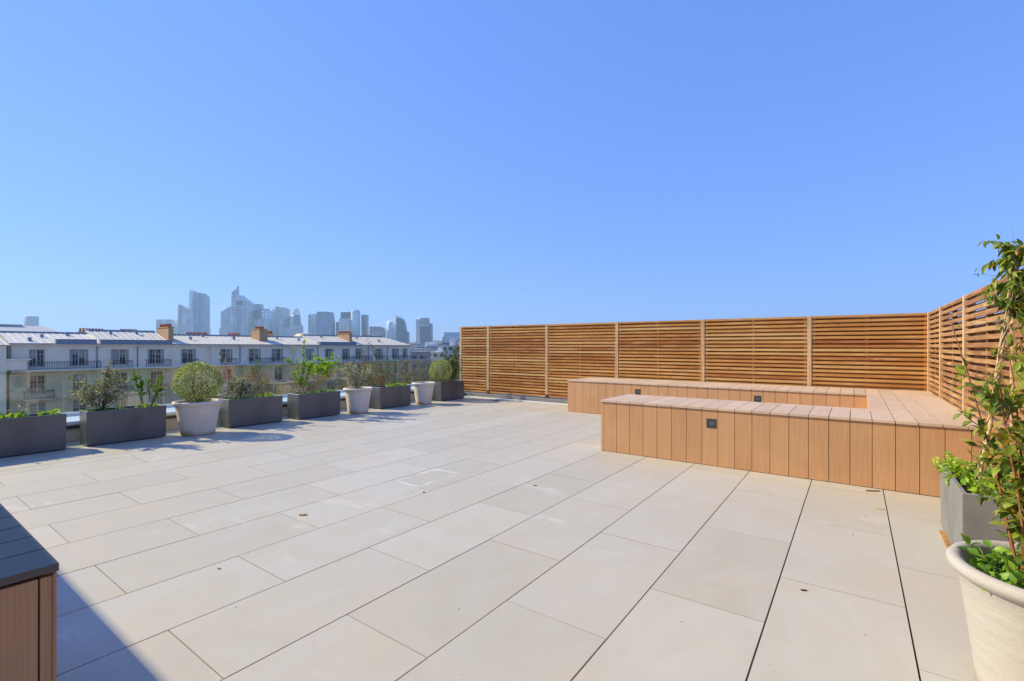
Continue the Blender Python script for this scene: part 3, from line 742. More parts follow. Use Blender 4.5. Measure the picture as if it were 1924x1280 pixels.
mb = MB(); mb.box(XP+.30, XP+.42, L0_, L1_+.2, 1.60, 1.70); rl(mb.build("gutter", ZINC_SH, blk), blk)
WR = random.Random(12)
def window(c, w_, z0, z1, x):
    mb = MB(); a, b = c-w_/2+.02, c+w_/2-.02; X = x-.22; t = .06
    mb.box(X-.04, X, a, b, z1-t-.02, z1-.02); mb.box(X-.04, X, a, a+t, z0+.02, z1-t-.021); mb.box(X-.04, X, b-t, b, z0+.02, z1-t-.021)
    mb.box(X-.04, X+.01, c-.045, c+.045, z0+.02, z1-t-.021); mb.box(X-.035, X-.004, a+t+.001, b-t-.001, z0+.0201, z0+.12)
    h = z1-z0
    for fr in (.72,): mb.box(X-.035, X-.005, a+t+.001, c-.046, z0+h*fr-.022, z0+h*fr+.022); mb.box(X-.035, X-.005, c+.046, b-t-.001, z0+h*fr-.022, z0+h*fr+.022)
    for q in ((a+t+c-.045)/2, (b-t+c+.045)/2): mb.box(X-.03, X-.01, q-.014, q+.014, z0+.121, z1-t-.022)
    o = rl(mb.build("window", FRAME, blk), blk)
    mb = MB()
    for u, v in ((a, c), (c, b)):
        zc = z1 - (z1-z0)*WR.choice((0,0,.25,.5,.9)); 
        mb.quad((X-.045,u,z0),(X-.045,v,z0),(X-.045,v,zc),(X-.045,u,zc), WR.uniform(0,.66))
        if zc < z1: mb.quad((X-.045,u,zc),(X-.045,v,zc),(X-.045,v,z1),(X-.045,u,z1), WR.uniform(.5,1))
    mb.build("pane", PANE, o)
for o in ops: window((o[0]+o[1])/2, o[1]-o[0], o[2], o[3], XP if o[2] > -1.5 else XP+.45)
for c, w_ in WL[1:]:
    for sd in (-1, 1):
        mb = MB(); mb.box(XP+.004, XP+.05, c+sd*(w_/2+.02) if sd>0 else c-w_/2-.20, c+(w_/2+.20) if sd>0 else c-w_/2-.02, -.98, 1.0)
        rl(mb.build("shutter", SHUT, blk), blk)
def railing(a, b, z0, x):
    mb = MB(); h = .92; X = x+.95
    mb.box(X-.02, X+.02, a, b, z0+h-.05, z0+h); mb.box(X-.02, X+.02, a, b, z0+.08, z0+.12); mb.box(X-.018, X+.018, a, b, z0+h-.2, z0+h-.17)
    n = max(3, int((b-a)/.14))
    for i in range(n+1): y = a+(b-a)*i/n; t = .03 if i in (0,n) else .014; mb.box(X-t, X+t, y-t, y+t, z0+.0, z0+h-.051)
    for y in (a, b): mb.box(x+.01, X-.021, y-.02, y+.02, z0+h-.05, z0+h)
    rl(mb.build("balcony_railing", RAILM, blk), blk)
for a, b in ((10.9,18.0),(19.2,21.1),(22.6,25.3),(26.9,28.6),(31.5,33.7),(35.5,38.9),(39.1,41.3),(51.6,54.2),(55.0,58.1),(59.3,61.6),(63.0,67.6)): railing(a, b, -1.29, XP)
for a, b in ((11.4,13.8),(15.2,17.3),(19.2,21.1),(23,25)):
    mb = MB(); mb.box(XP+.625, XP+1.3, a-.1, b+.1, -4.66, -4.52); rl(mb.build("balcony_slab", FAC2, blk), blk); railing(a, b, -4.5, XP+.3)
mb = MB()
for y in (10.5,17.85,21.9,34.5,47.3,57.8,62.4): mb.tube([(XP+.09,y,-1.29),(XP+.09,y,1.39)], .06, 8)
rl(mb.build("downpipe", ZINC_SH, blk), blk)
# roof: four runs with different ridge heights, standing seams
def roofrun(a, b, zr, z0=1.66, hip=False):
    mb = MB(); xr = XP-6.2; x0 = XP+.38; yb = b-2.4 if hip else b
    mb.quad((x0,a,z0),(x0,b,z0),(xr,yb,zr),(xr,a,zr)); mb.quad((xr,a,zr),(xr,yb,zr),(XP-12.4,b,z0),(XP-12.4,a,z0))
    mb.face([len(mb.v)] + [len(mb.v)+1, len(mb.v)+2]); mb.v += [(x0,b,z0),(XP-12.4,b,z0),(xr,yb,zr)]
    mb.face([len(mb.v)] + [len(mb.v)+1, len(mb.v)+2]); mb.v += [(XP-12.4,a,z0),(x0,a,z0),(xr,a,zr)]
    n = int((b-a)/.62)
    for i in range(n+1):
        y = a + .05 + (b-a-.1)*i/n; f = 1 if y <= yb else max(.05, (b-y)/(b-yb))
        xe = x0+(xr-x0)*f; ze = z0+(zr-z0)*f
        k = len(mb.v); mb.v += [(x0,y-.025,z0),(x0,y+.025,z0),(x0,y+.025,z0+.07),(x0,y-.025,z0+.07),(xe,y-.025,ze),(xe,y+.025,ze),(xe,y+.025,ze+.07),(xe,y-.025,ze+.07)]
        for q in ((0,1,2,3),(7,6,5,4),(0,4,5,1),(1,5,6,2),(2,6,7,3),(3,7,4,0)): mb.face([k+j for j in q], .8)
    o = rl(mb.build("roof", ZINC, blk), blk)
    mb = MB(); mb.box(xr-.16, xr+.16, a, yb, zr-.02, zr+.16); mb.build("ridge_cap", ZINC_SH, o)
    return o
roofrun(10.4,18.3,3.0); roofrun(18.3,25.7,3.42); roofrun(25.7,48.0,3.02); roofrun(48.0,68.5,3.42, hip=True)
mb = MB()
for a, b in ((14.1,17.75),(18.1,21.9),(22.0,25.6),(47.5,54.9)): mb.box(XP-.4, XP+.44, a, b, 1.71, 2.15); mb.box(XP-.5, XP+.5, a, b, 2.152, 2.20, .9)
rl(mb.build("dormer_band", ZINC_SH, blk), blk)
def stack(x0, x1, y0, y1, z0, z1, n, along='x'):
    mb = MB(); mb.box(x0, x1, y0, y1, z0, z1); mb.box(x0-.08, x1+.08, y0-.08, y1+.08, z1+.002, z1+.12, .2)
    o = rl(mb.build("chimney", BRICK, blk), blk)
    mb = MB()
    for i in range(n):
        t = (i+.5)/n; x, y = ((x0+(x1-x0)*t, (y0+y1)/2) if along == 'x' else ((x0+x1)/2, y0+(y1-y0)*t))
        mb.lathe([(.13,z1+.1),(.11,z1+.42),(.14,z1+.46),(.14,z1+.52)], x, y, 8)
    mb.build("chimney_pot", TERRA, o)
stack(-80.2,-76.3,25.75,26.35,1.9,3.95,9); stack(-80.0,-77.4,38.6,39.9,2.0,4.1,7); stack(-80.6,-76.8,54.9,55.5,1.9,3.75,9)
stack(-84.6,-84.2,18.2,20.8,2.4,3.28,8,'y'); stack(-84.6,-84.2,22.6,24.6,2.4,3.30,7,'y'); stack(-85,-84.6,31.0,34.0,2.4,3.1,10,'y')
stack(-85,-84.6,37.0,39.0,2.4,3.1,6,'y'); stack(-85,-84.6,43.6,44.6,2.4,3.6,4,'y'); stack(-85,-84.6,64,66,2.4,3.35,5,'y')
for y, t, z in ((12.2,.25,2.0),(13.6,.6,2.4),(16.1,.8,2.75),(20.3,.75,3.0),(23.2,.8,3.15),(29,.5,2.4),(31.5,.85,2.8),(35.2,.6,2.5),(42.4,.7,2.65),(45.5,.5,2.4),(51,.8,3.1),(58.5,.75,3.05),(62,.4,2.4)):
    mb = MB(); xx = XP+.38-6.5*t; mb.box(xx-.18, xx+.18, y-.14, y+.14, z-.5, z+.32); mb.box(xx-.22, xx+.22, y-.18, y+.18, z+.322, z+.38, .1); rl(mb.build("roof_vent", ZINC_SH, blk), blk)
mb = MB(); mb.box(-86,-83.8,49.3,53.2,2.4,3.5); mb.box(-86.2,-83.6,49.8,52.6,3.502,3.8); mb.tube([(-85,51.2,3.8),(-85,51.2,4.7)], .05, 6); rl(mb.build("roof_hut", FAC, blk), blk)

# left neighbour: projecting wing and the roofs behind
wing = empty("corner_pavilion", (XP, 3, -21), 0, "projecting cream corner pavilion cut by the left edge of the picture", "building")
mb = MB(); wallgrid(mb, [(5.5,6.8,-4.2,-1.9),(5.5,6.8,-7.2,-4.9)], -12, 10.0, -21, 1.45, XP+1.6, .3); mb.quad((XP+1.6,10.0,-21),(XP-12,10.0,-21),(XP-12,10.0,1.45),(XP+1.6,10.0,1.45))
rl(mb.build("wall", FAC, wing), wing)
mb = MB()
for a, b in ((-4.2,-1.9),(-7.2,-4.9)): mb.quad((XP+1.31,5.5,a),(XP+1.31,6.8,a),(XP+1.31,6.8,b),(XP+1.31,5.5,b))
rl(mb.build("pane", PANE, wing), wing)
mb = MB(); mb.quad((XP+1.8,-12,1.5),(XP+1.8,10.2,1.5),(XP-6.2,10.2,2.9),(XP-6.2,-12,2.9)); mb.quad((XP+1.8,10.2,1.45),(XP-12,10.2,1.45),(XP-12,10.2,1.5),(XP+1.8,10.2,1.5))
mb.quad((XP-6.2,-12,2.9),(XP-6.2,10.2,2.9),(XP-12,10.2,1.5),(XP-12,-12,1.5))
for i in range(30): y = -12+i*.75; mb.tube([(XP+1.8,y,1.53),(XP-6.2,y,2.93)], .04, 4)
rl(mb.build("roof", ZINC, wing), wing)
mb = MB(); mb.box(XP+.3, XP+1.5, 9.6, 11.6, -1.2, -.15); mb.box(XP+.2, XP+1.62, 10.01, 11.9, -.148, 0.0, .1); rl(mb.build("balcony_box", FAC, wing), wing)
rear = empty("rear_block", (-92, 5, -21), 0, "second zinc roofed block showing behind the left part of the near roof", "building")
mb = MB(); mb.box(-98, -88, -14, 18, -21, 2.6); rl(mb.build("wall", FAC, rear), rear)
mb = MB(); mb.quad((-87.6,-14,2.7),(-87.6,18.2,2.7),(-92,16,4.15),(-92,-14,4.15)); mb.quad((-92,-14,4.15),(-92,16,4.15),(-98.3,18.2,2.7),(-98.3,-14,2.7))
mb.face([len(mb.v), len(mb.v)+1, len(mb.v)+2]); mb.v += [(-87.6,18.2,2.7),(-98.3,18.2,2.7),(-92,16,4.15)]
mb.box(-92.3,-91.7,-14,14,4.152,4.3,.1); mb.box(-87.9,-87.5,-14,15,3.0,3.12,.1)
rl(mb.build("roof", ZINC, rear), rear)

# ------------------------------------------------------------------ ground, street, hills
def ground_mat():
    m = Mat("city_ground", .9, .2); f = m.noise(.02, 6, m.coord(), .6)
    m.color(m.ramp(f, [(.3,(.07,.08,.05)),(.5,(.14,.13,.11)),(.7,(.20,.19,.17))])); return m.m
mb = MB(); n = 24; S = 4300
for i in range(n):
    for j in range(n):
        a, b = -S+2*S*i/n, -S+2*S*j/n; q = 2*S/n; mb.quad((a,b,-21.2),(a+q,b,-21.2),(a+q,b+q,-21.2),(a,b+q,-21.2))
tag(struct(mb.build("ground", ground_mat())), "city ground far below the terrace")
mb = MB(); mb.box(-68, -14, -120, 240, -21.19, -21.15); tag(struct(mb.build("street", plain("bounce_paving", (.30,.27,.22), .85, .3))), "street and yards between the two blocks")  # paving colour lightened so it throws light up onto the facade
HILL = Mat("hill_green", .95, .1); hf = HILL.noise(.012, 6, HILL.coord()); HILL.color(HILL.ramp(hf, [(.35,(.05,.07,.035)),(.55,(.10,.11,.07)),(.7,(.30,.29,.26))]))
mb = MB(); hr = random.Random(5); N = 90; rows = []
for q, (dist, hh) in enumerate(((2300,-21),(2700,.45),(3100,1.0),(3700,.2))):
    k = len(mb.v); rows.append(k)
    for i in range(N+1):
        a = YAW + 1.0 - 2.2*i/N
        prof = 30 + 9*math.sin(i*.23) + 6*math.sin(i*.71+1) + 3*math.sin(i*1.9)
        z = -21.1 if q == 0 else -21 + (prof+18)*hh + hr.uniform(-2,2)
        mb.v.append((-math.sin(a)*dist, math.cos(a)*dist, z))
for a, b in zip(rows, rows[1:]):
    for i in range(N): mb.face([a+i, b+i, b+i+1, a+i+1], .5, 0, True)
tag(struct(mb.build("hills", HILL.m)), "low wooded hills on the horizon")

# ------------------------------------------------------------------ street trees
def street_tree(seed, h, mat, dense=1.0):
    r = random.Random(seed); st = MB(); lf = MB()
    def br(p, d, L, r0, lev):
        pts = [p]; seg = 5
        for i in range(seg): d = (d + rv(r)*.17 + UP*(.05 if lev < 3 else -.02)).normalized(); pts.append(pts[-1]+d*(L/seg))
        st.tube(pts, [r0*(1-.6*i/seg) for i in range(seg+1)], 6 if lev == 0 else 3, r.random(), cap=False)
        if lev == 3:
            for i in range(int(40*dense)):
                q = pts[r.randint(1,5)] + rv(r)*.30; s_ = r.uniform(.10,.26)
                lf.leaf(q, rv(r), rv(r), s_*1.3, s_*.7, r.random())
            for i in range(3): q = pts[r.randint(2,5)]; st.tube([q, q+(d+rv(r)).normalized()*.7], .012, 3, r.random(), cap=False)
            return
        nb = (9,5,5)[lev]
        for i in range(nb):
            t = r.uniform(.35 if lev == 0 else .2, 1); k = min(int(t*seg), seg-1); q = pts[k].lerp(pts[k+1], t*seg-k)
            br(q, (d*.75 + rv(r)*.85 + UP*.18).normalized(), L*(.40,.62,.6)[lev]*r.uniform(.75,1.15), r0*.42, lev+1)
    br(Vector((0,0,0)), UP, h*.74, .28, 0)
    f = empty("street_tree"); st.build("trunk", BARK, f); lf.build("crown", mat, f)
    return f
protos = [street_tree(201, 21.0, LF_TREE), street_tree(202, 20.0, LF_TREEO), street_tree(203, 21, LF_TREE, .6), street_tree(204, 20, LF_TREE, 1.3)]
tspots = [  # x, y, proto, height factor, turn, label
 (-50,23.5,1,.93,0,"orange brown street tree seen through the glass just right of the large ball shrub"),
 (-47,27.5,1,.97,2,"reddish brown street tree seen through the glass behind the thin sapling"),
 (-56,31,0,.94,1,"thin brown street tree behind the gap between the third and fourth planters"),
 (-48,33.5,3,.92,3,"olive brown street tree seen through the glass left of the tall green shrub"),
 (-54,38,0,.97,4,"brown street tree behind the lime green shrub"),
 (-47,40,3,.93,5,"brown street tree seen through the glass between lime shrub and silvery bush"),
 (-56,45,2,.99,1.5,"nearly bare street tree behind the silvery bush"),
 (-48,47.5,0,.96,2.6,"brown street tree behind the planter between two pots"),
 (-58,53,3,1.0,.6,"brown street tree in front of the right end of the apartment block"),
 (-50,56.5,0,1.02,3.6,"bare brown street tree rising above the glass, right of the apartment block end"),
 (-58,64,2,1.04,4.8,"pale twiggy street tree beyond the end of the apartment block"),
 (-47,62,3,1.0,5.6,"brown street tree behind the smaller variegated ball shrub"),
 (-52,74,0,1.05,.3,"brown street tree farthest away, next to the slatted fence"),
 (-44,52,3,.88,2.2,"low olive street tree seen through the glass above the plain pale pot")]
for q, (x, y, k, lb) in enumerate(((-42,29,3,"low brown street tree seen through the glass directly behind the long bare branch"),(-41,36,0,"brown street tree seen through the glass left of the thin pane joint"),
  (-40,43.5,1,"orange tinted street tree just left of the silvery bush"),(-55,49,3,"dense brown street tree right behind the silvery bush tips"),(-40,49,2,"near bare street tree above the planter between two pots"),(-60,71,3,"brown street tree beside the pale block beyond the zinc roof"))):
    tspots.append((x, y, k, .90+.012*q + (.1 if y > 60 else 0), q*1.3, lb))
used = set()
for x, y, k, s_, a, lb in tspots:
    t = protos[k] if k not in used else copy_tree(protos[k]); used.add(k)
    t.location = (x, y, -21.16); t.scale = (s_, s_, s_); t.rotation_euler = (0,0,a)
    tag(t, lb, "tree", "bare spring trees in the street")

# ------------------------------------------------------------------ city in the middle distance
def city_mat(name, c, bands=(3.0, .45), win=(.10,.13,.17)):
    m = Mat(name, .6, .3); tc = m.n("ShaderNodeTexCoord"); sp = m.n("ShaderNodeSeparateXYZ"); m.l(tc.outputs["Object"], sp.inputs[0])
    fr = m.math('FRACT', m.math('DIVIDE', sp.outputs[2], bands[0])); b = m.math('LESS_THAN', fr, bands[1])
    s2 = m.math('FRACT', m.math('DIVIDE', m.math('ADD', sp.outputs[0], sp.outputs[1]), 2.7)); v = m.math('GREATER_THAN', s2, .35)
    ge = m.n("ShaderNodeNewGeometry"); sn = m.n("ShaderNodeSeparateXYZ"); m.l(ge.outputs["Normal"], sn.inputs[0])
    side = m.math('LESS_THAN', m.math('ABSOLUTE', sn.outputs[2]), .5)
    base = m.mix(m.tone(), tuple(x*.8 for x in c), tuple(min(1,x*1.15) for x in c))
    m.color(m.mix(m.math('MULTIPLY', m.math('MULTIPLY', b, v), side), base, win)); return m.m
CITYW = city_mat("pale_city_render", (.62,.60,.56)); CITYB = city_mat("tan_city_render", (.42,.36,.28))
ROOFG = plain("city_roof", (.22,.23,.25), .8, .2)
def dirpt(px, d): # bearing of a photo column, distance along the lens axis
    return (Vector((0,0,0)) + FV*d + RV*((px-962)/FOC*d))
def blockhouse(px, d, wpx, ytop, depth, mat, label, step=None):
    c = dirpt(px, d); wd = wpx/FOC*d; zt = 1.4 + (651.7-ytop)/FOC*d
    f = empty("apartment_block", (c.x, c.y, -21.1), YAW, label, "building", "apartment blocks beyond the end of the near roof")
    mb = MB(); mb.box(-wd/2, wd/2, 0, depth, 0, zt+21.1, .6); mb.build("wall", mat, f)
    mb = MB(); mb.box(-wd/2-.3, wd/2+.3, -.3, depth+.3, zt+21.102, zt+21.5)
    if step: mb.box(-wd/2+wd*step[0], -wd/2+wd*step[1], 1, depth-1, zt+21.502, zt+21.5+step[2])
    mb.build("roof", ROOFG if mat is CITYB else COPING, f)
for a in ((851,190,34,651,16,CITYW,"white stepped apartment block left of the slatted fence end",(.3,.9,3.2)),
          (866,230,30,645,18,CITYW,"taller white block just touching the slatted fence end",(.2,.8,3)),
          (789,260,30,656,14,CITYW,"long white low block just right of the zinc roof end",None),
          (812,330,36,652,16,CITYW,"white horizontal block under the round capped tower",(.1,.6,3)),
          (783,170,26,664,12,CITYB,"tan low block right of the zinc roof end, behind bare trees",None),
          (822,210,26,663,14,CITYW,"pale low block behind the bare tree tops",(.5,.9,2)),
          (838,260,24,661,14,CITYB,"brown roofed low block between two white blocks",None),
          (800,420,30,649,20,CITYW,"far pale slab with blue windows at the foot of the sail shaped tower",None),
          (826,520,26,647,22,CITYB,"far tan slab at the foot of the round capped tower",None),
          (776,520,20,645,20,CITYW,"small far white block right of the roof hip",None)): blockhouse(*a)
mb = MB(); cr = random.Random(77)
for i in range(900):
    d = 300*math.exp(cr.random()*1.95); px = cr.uniform(-300, 2300); c = dirpt(px, d)
    if c.x > -100 and d < 500 and px > 880 and px < 900: continue
    wv, dp = cr.uniform(10,34), cr.uniform(10,20); zt = cr.choice((-8,-5,-3,0,1)) + cr.uniform(-2,3) + (d-300)/2000*9
    a = cr.uniform(-.3,.3)+YAW; ca, sa = math.cos(a), math.sin(a)
    pts = [(c.x+ca*u-sa*v, c.y+sa*u+ca*v) for u, v in ((-wv/2,0),(wv/2,0),(wv/2,dp),(-wv/2,dp))]
    if min(q[0] for q in pts) > -99 and d < 330: continue
    mb.prism(pts, -21.1, zt, cr.random(), cr.randint(0,1))
tag(mb.build("distant_rooftops", [CITYW, CITYB]), "hazy mass of distant rooftops reaching to the skyline", None, None, "stuff")
lf = MB()
for i in range(700):
    d = 200*math.exp(cr.random()*2.2); px = cr.uniform(740, 900) if i < 380 else cr.uniform(-200, 2200); c = dirpt(px, d); hh = cr.uniform(7,13) + 3*d/800
    k = len(lf.v); n = 7
    for z, rr_ in ((-21,1),(-21+hh*.5,4.5),(-21+hh*.85,3.4),(-21+hh,.6)):
        for q in range(n): t = 6.283*q/n; s_ = rr_*cr.uniform(.75,1.2); lf.v.append((c.x+s_*math.cos(t), c.y+s_*math.sin(t), z+cr.uniform(-.5,.5)))
    for u in range(3):
        for q in range(n): lf.face([k+u*n+q, k+u*n+(q+1)%n, k+(u+1)*n+(q+1)%n, k+(u+1)*n+q], cr.random())
    lf.face([k+3*n+q for q in range(n)], .5)
tag(lf.build("distant_trees", LF_TREE), "distant brown and green tree tops among the far rooftops", None, None, "stuff")

# ------------------------------------------------------------------ business district towers
def tower_mat(name, c, dark, bz=11.0, bx=17.0, mixw=.5, rough=.35):
    m = Mat(name, rough, .5); tc = m.n("ShaderNodeTexCoord"); sp = m.n("ShaderNodeSeparateXYZ"); m.l(tc.outputs["Object"], sp.inputs[0])
    oi = m.n("ShaderNodeObjectInfo"); wob = m.noise(.02, 3, m.coord((1,1,1)), .6)
    zz = m.math('ADD', sp.outputs[2], m.math('MULTIPLY', oi.outputs["Random"], 40.0))
    a = m.mapr(m.math('SINE', m.math('MULTIPLY', zz, 6.283/bz)), -.6, .6, 0, 1)
    a = m.math('MULTIPLY', a, m.mapr(wob, .38, .58, .15, 1))
    b = m.mapr(m.math('SINE', m.math('MULTIPLY', m.math('ADD', sp.outputs[0], sp.outputs[1]), 6.283/bx)), -.2, .9, 0, 1)
    b = m.math('MULTIPLY', b, m.mapr(m.noise(.016, 2, m.coord((1,1,.3)), .5), .42, .6, 0, 1))
    f = m.math('ADD', m.math('MULTIPLY', m.noise(.03, 4, m.coord((1.6,1,.35)), .6), .8), m.math('MULTIPLY', oi.outputs["Random"], .22))
    col = m.mix(m.mapr(f, .38, .62, 0, 1), tuple(min(1, x*1.2) for x in c), tuple(x*.55 for x in c))
    col = m.mix(m.math('MULTIPLY', a, mixw), col, dark); col = m.mix(m.math('MULTIPLY', b, mixw*.8), col, dark)
    m.color(col); return m.m
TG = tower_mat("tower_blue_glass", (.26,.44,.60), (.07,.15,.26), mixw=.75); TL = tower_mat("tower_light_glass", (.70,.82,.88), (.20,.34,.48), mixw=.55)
TW = tower_mat("tower_white_cladding", (.88,.90,.86), (.42,.50,.56), 12, 20, .45, .6); TD = tower_mat("tower_dark_glass", (.04,.09,.18), (.02,.04,.08))
TV = tower_mat("tower_ribbed", (.60,.63,.64), (.10,.15,.21), 900, 12, .9, .6)
DT = 2000.0
def px2(pts, cx, d): return [((x-cx)/FOC*d, 1.4+(651.7-y)/FOC*d + 21.1) for x, y in pts]
def slab(parent, name, pts, cx, d, th, mat, y0=0, shear=0):
    """outline in the tower's own front plane, given real thickness"""
    q = px2(pts, cx, d); n = len(q); mb = MB(); mb.v = [(x, y0, z) for x, z in q] + [(x+shear, y0+th, z) for x, z in q]
    mb.face(list(range(n)), .5); mb.face([n+i for i in range(n)][::-1], .5)
    for i in range(n): j = (i+1) % n; mb.face([i, n+i, n+j, j], .5)
    return mb.build(name, mat, parent)
def rect(x0, x1, y): return [(x0,652+9),(x1,652+9),(x1,y),(x0,y)]
def tower(label, cx, parts, d=DT, turn=0):
    c = dirpt(cx, d); f = empty("skyscraper", (c.x, c.y, -21.1), YAW+turn, label, "skyscraper", "skyscrapers of the distant business district")
    for nm, pts, th, mat, y0 in parts:
        slab(f, nm, pts, cx, d, th, mat, y0)
    return f
def cyl(parent, x0, x1, y, cx, d, mat, top=None, ybase=661, name="shaft", y0=20):
    u0, u1 = (x0-cx)/FOC*d, (x1-cx)/FOC*d; r_ = (u1-u0)/2; zt = 1.4+(651.7-y)/FOC*d+21.1; zb = 1.4+(651.7-ybase)/FOC*d+21.1
    mb = MB(); prof = [(r_, zb),(r_, zt)] + ([(r_*a, zt+b*r_) for a, b in top] if top else [])
    mb.lathe(prof, (u0+u1)/2, y0, 28); return mb.build(name, mat, parent)
Z3 = lambda pts: [(300+x/6.871, 520+y/6.871) for x, y in pts]
Z4 = lambda pts: [(560+x/5.659, 520+y/5.659) for x, y in pts]
B = 661
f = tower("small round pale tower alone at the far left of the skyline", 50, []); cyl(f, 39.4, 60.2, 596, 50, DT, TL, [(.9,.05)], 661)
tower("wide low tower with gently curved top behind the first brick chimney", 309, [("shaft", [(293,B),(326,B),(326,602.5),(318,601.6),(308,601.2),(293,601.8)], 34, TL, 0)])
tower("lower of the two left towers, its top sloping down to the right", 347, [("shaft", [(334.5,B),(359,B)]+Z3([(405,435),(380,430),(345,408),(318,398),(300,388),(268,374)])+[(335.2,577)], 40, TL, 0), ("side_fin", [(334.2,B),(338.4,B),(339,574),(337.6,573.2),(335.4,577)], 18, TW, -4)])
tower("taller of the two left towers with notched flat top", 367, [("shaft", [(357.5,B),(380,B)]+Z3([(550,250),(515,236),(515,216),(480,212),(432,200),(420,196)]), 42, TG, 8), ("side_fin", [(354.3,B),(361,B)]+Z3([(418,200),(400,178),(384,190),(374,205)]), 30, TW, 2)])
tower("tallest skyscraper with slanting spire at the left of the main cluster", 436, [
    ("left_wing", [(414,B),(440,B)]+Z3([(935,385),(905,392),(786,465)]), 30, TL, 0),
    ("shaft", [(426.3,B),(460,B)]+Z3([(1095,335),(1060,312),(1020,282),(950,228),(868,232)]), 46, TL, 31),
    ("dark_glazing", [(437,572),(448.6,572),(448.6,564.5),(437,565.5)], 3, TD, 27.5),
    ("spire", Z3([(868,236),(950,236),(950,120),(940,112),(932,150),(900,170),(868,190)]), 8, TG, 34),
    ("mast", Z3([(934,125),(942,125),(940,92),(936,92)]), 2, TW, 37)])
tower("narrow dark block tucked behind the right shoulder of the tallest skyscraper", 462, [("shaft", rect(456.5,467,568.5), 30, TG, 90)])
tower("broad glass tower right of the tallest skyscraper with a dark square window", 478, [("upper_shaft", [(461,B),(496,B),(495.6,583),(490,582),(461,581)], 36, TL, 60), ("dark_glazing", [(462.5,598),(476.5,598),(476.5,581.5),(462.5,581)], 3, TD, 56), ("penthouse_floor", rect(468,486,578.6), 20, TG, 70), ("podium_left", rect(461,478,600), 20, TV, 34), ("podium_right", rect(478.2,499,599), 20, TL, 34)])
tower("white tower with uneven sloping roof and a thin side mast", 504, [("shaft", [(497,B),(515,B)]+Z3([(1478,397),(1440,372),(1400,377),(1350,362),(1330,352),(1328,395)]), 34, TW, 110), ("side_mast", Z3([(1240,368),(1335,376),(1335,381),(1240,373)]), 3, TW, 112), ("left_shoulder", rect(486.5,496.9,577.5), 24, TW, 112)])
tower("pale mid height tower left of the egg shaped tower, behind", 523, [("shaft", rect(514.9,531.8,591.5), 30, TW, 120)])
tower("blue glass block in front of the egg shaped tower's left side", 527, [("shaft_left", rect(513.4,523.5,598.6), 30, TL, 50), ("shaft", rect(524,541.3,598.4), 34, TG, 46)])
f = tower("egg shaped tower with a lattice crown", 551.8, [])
u = 9.9/FOC*DT; mb = MB(); zt = 1.4+(651.7-578)/FOC*DT+21.1; zb = 14; H_ = zt-zb
mb.lathe([(u*math.sin(math.acos(min(1, max(-1, t))) )**.9 if t > 0 else u*.97, zb+H_*(.42+.58*t)) if t > -.01 else (u*.97, zb) for t in (-1,.0,.15,.3,.45,.58,.7)], 0, 20, 30); mb.build("shaft", TG, f)
mb = MB()
for a in range(14):
    t0 = 6.283*a/14; pts = []
    for q in range(7): t = .68+.32*q/6; rr_ = u*max(0.02, math.sin(math.acos(min(.9999, t))))**.9; tt = t0+q*.25; pts.append((rr_*math.cos(tt), 20+rr_*math.sin(tt), zb+H_*(.42+.58*t)))
    mb.tube(pts, .9, 4, .5)
    pts = [(x*math.cos(-.5*i/6)-(y-20)*math.sin(-.5*i/6), 20+x*math.sin(-.5*i/6)+(y-20)*math.cos(-.5*i/6), z) for i, (x, y, z) in enumerate(pts)]
    mb.tube(pts, .9, 4, .5)
mb.build("lattice_crown", TW, f)
tower("low hazy slabs at the foot of the egg shaped tower", 561, [("shaft", rect(543,556,616), 24, TL, -40), ("annex", rect(556.2,572,613), 24, TW, -36)])
tower("glass tower with a pale ribbed left edge, left end of the middle cluster", 581, [("shaft", [(575.5,B),(591,B)]+Z4([(175,392),(130,394),(85,398)]), 34, TL, 40), ("side_fin", rect(572,575.4,590.8), 30, TW, 36)])
tower("broad blue glass tower with leaning right side", 605, [("shaft", [(590.9,B),(620,B)]+Z4([(338,520),(332,440),(325,375),(250,371),(176,374)]), 40, TG, 20)])
tower("short tower right of the broad leaning blue tower", 624, [("shaft", [(619.5,B),(629.8,B)]+Z4([(393,508),(370,502),(362,478),(336,475)]), 24, TG, 70)])
tower("dark flat topped slab tower in the middle cluster", 641, [("shaft", rect(630.2,653,585.2), 34, TD, 60), ("front_block", rect(633.4,652.6,598.8), 24, TW, 20), ("mast", rect(646.6,647.4,581.5), 1, TD, 70)])
f = tower("round towered skyscraper between two flat slabs", 662, []); cyl(f, 653.6, 670.8, 584.5, 662, DT, TL, [(.97,.06),(.75,.12),(.72,.3),(.3,.34),(.05,.36),(.04,.6)], 661, "shaft", 40)
tower("slim flat slab at the right end of the middle cluster", 675, [("shaft", rect(670.9,681,590.4), 30, TG, 56), ("dark_strip", rect(675.6,677.9,598.8), 3, TD, 52.5)])
tower("low ribbed block above the roof ridge left of the round topped tower", 707, [("shaft", [(694,B),(721,B),(721,617.5),(714.5,614.3),(694,614.2)], 34, TV, 0)])
f = tower("round topped pale tower left of the sail shaped tower", 732, [("annex", rect(739,742,621), 20, TL, 20)]); cyl(f, 724, 740.5, 606, 732, DT, TL, [(.92,.12),(.7,.26),(.66,.32)], 661, "shaft", 24)
tower("sail shaped tower with a pointed left tip", 752, [("shaft", [(743.7,B),(766.8,B)]+Z4([(1170,592),(1150,590),(1142,560),(1128,490),(1110,449),(1046,446)]), 30, TD, 0), ("tip", [(743.2,B),(745.2,B)]+Z4([(1050,446),(1100,436),(1048,424),(1037,414)]), 22, TW, 3)])
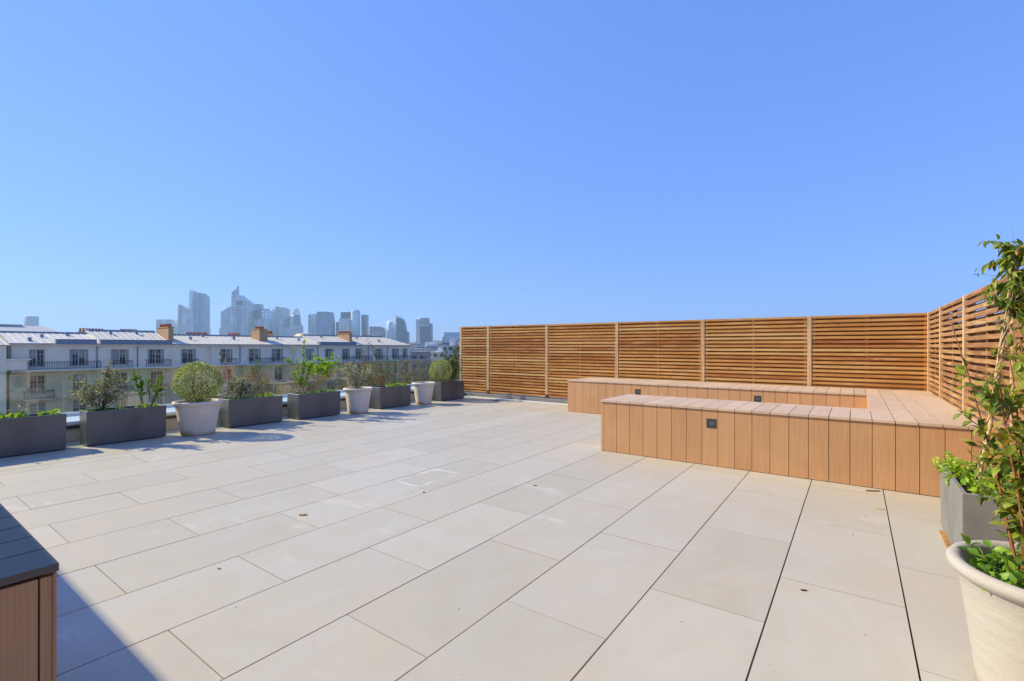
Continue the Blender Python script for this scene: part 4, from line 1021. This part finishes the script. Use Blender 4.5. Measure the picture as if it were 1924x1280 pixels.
f = tower("broad tower with a round glass cap standing alone right of the cluster", 796, [("shaft", rect(786,810,608.2), 40, TD, 4), ("left_ribs", rect(781.6,788.5,600), 30, TW, 2), ("cap_band", [(787,613.5),(805,613.5),(805,608.6),(787,608.6)], 3, TW, .9)])
cyl(f, 782, 805, 598, 796, DT, TV, [(.98,.03)], 608.4, "round_cap", 26)
tower("wide low glass block beside the slatted fence end", 850, [("shaft", rect(834.2,866,624.8), 40, TG, 0), ("left_annex", rect(831.2,834.1,633.3), 30, TD, 2), ("right_wing", rect(866.2,884,626), 36, TL, 4)])
tower("tiny far block on the ridge at the left of the skyline", 600, [("shaft", rect(134,140,617.5), 20, TL, 0)]) if False else None
tower("small block left of the tallest skyscraper", 410, [("shaft", rect(406,413.6,618), 24, TL, 20)])
tower("small block right of the two left towers", 381, [("shaft", rect(380.2,383,618), 24, TL, 20)])

# ------------------------------------------------------------------ debris on the terrace
def at0(x, y): 
    d = EYE*FOC/(y-651.7); return FV*d + RV*((x-962)/FOC*d)
def chip(x, y, a, b, h, rz, mat, nm, label, cat, curl=0):
    c = at0(x, y); mb = MB(); n = 6; r = random.Random(int(x))
    pts = [(a*(t-.5)*1.0, b*.5*math.sin(math.pi*(.12+.76*t))*r.uniform(.8,1.1)) for t in [i/n for i in range(n+1)]]
    top = pts + [(u, -v) for u, v in reversed(pts)]; k = len(top)
    zf = lambda u: .0012 + curl*(u/a)**2
    mb.v = [(u, v, zf(u)) for u, v in top] + [(u, v, zf(u)+h) for u, v in top]
    m_ = len(pts)
    for i in range(m_-1): mb.face([i, k-1-i, k-2-i, i+1]); mb.face([k+i, k+i+1, k+k-2-i, k+k-1-i])
    for i in range(k): j = (i+1) % k; mb.face([i, j, k+j, k+i])
    o = mb.build(nm, mat); o.location = (c.x, c.y, 0); o.rotation_euler = (0,0,rz); tag(o, label, cat); return o
CHIP = plain("chip_wood", (.55,.36,.16), .8, .2, var=.3, scale=40); DRY = plain("dry_leaf_brown", (.22,.12,.05), .7, .3, var=.4, scale=60)
DRYY = plain("dry_leaf_yellow", (.62,.47,.18), .7, .3, var=.3, scale=60); DARKB = plain("debris_dark", (.06,.045,.03), .8, .2, var=.4, scale=60)
chip(570,969,.060,.030,.010,.9,CHIP,"wood_chip","largest pale wood chip lying alone on the middle of the terrace floor","wood chip")
chip(412,1070,.022,.014,.006,.4,CHIP,"wood_chip","small brown wood chip on the near left of the floor","wood chip")
chip(1640,922,.125,.032,.006,.55,DRY,"dry_leaf","curled brown dry leaf on the floor close to the bench front","leaf",.02)
chip(1654,955,.060,.030,.003,.3,DRYY,"dry_leaf","small yellow dry leaf on the joint in front of the bench","leaf",.012)
chip(1511,1109,.034,.014,.004,.5,DARKB,"dry_leaf","small nearly black dry leaf on the right part of the floor","leaf",.004)
chip(1006,913,.040,.010,.004,.5,DARKB,"twig","short dark twig on the floor left of the bench corner","twig")
chip(797,926,.022,.014,.006,.2,DARKB,"pebble","dark speck just in front of the chalky rectangle mark","pebble")
mb = MB(); gr = random.Random(19)
pts = [(gr.uniform(300,1750), gr.uniform(800,1270)) for _ in range(34)] + [(gr.uniform(1380,1760), gr.uniform(900,1010)) for _ in range(22)]
for x, y in pts:
    if y < 905 and x > 1120: continue
    c = at0(x, y); s_ = gr.uniform(.0010,.0032); a = gr.random()*3; e = gr.uniform(1,2.6)
    mb.prism([(c.x+s_*e*math.cos(a+t)*(1 if i%2 else .6), c.y+s_*math.sin(a+t)) for i, t in enumerate((0,1.2,2.5,3.6,5))], .0012, .0012+s_*.7, gr.random())
tag(mb.build("grit", DARKB), "scattered dark grit and crumbs on the terrace floor", None, None, "stuff")

# ------------------------------------------------------------------ haze
mb = MB(); mb.box(-S-60, S+60, -S-60, S+60, -22.4, 262)
hz = tag(mb.build("haze", []), "thin blue summer haze over the city", None, None, "stuff")
hm = bpy.data.materials.new("haze_air"); hm.use_nodes = True; N_ = hm.node_tree.nodes; N_.clear()
pv = N_.new("ShaderNodeVolumePrincipled"); pv.inputs["Color"].default_value = (.60,.84,1.0,1); pv.inputs["Density"].default_value = .00018; pv.inputs["Anisotropy"].default_value = .2
oo = N_.new("ShaderNodeOutputMaterial"); hm.node_tree.links.new(pv.outputs[0], oo.inputs["Volume"]); hz.data.materials.append(hm)
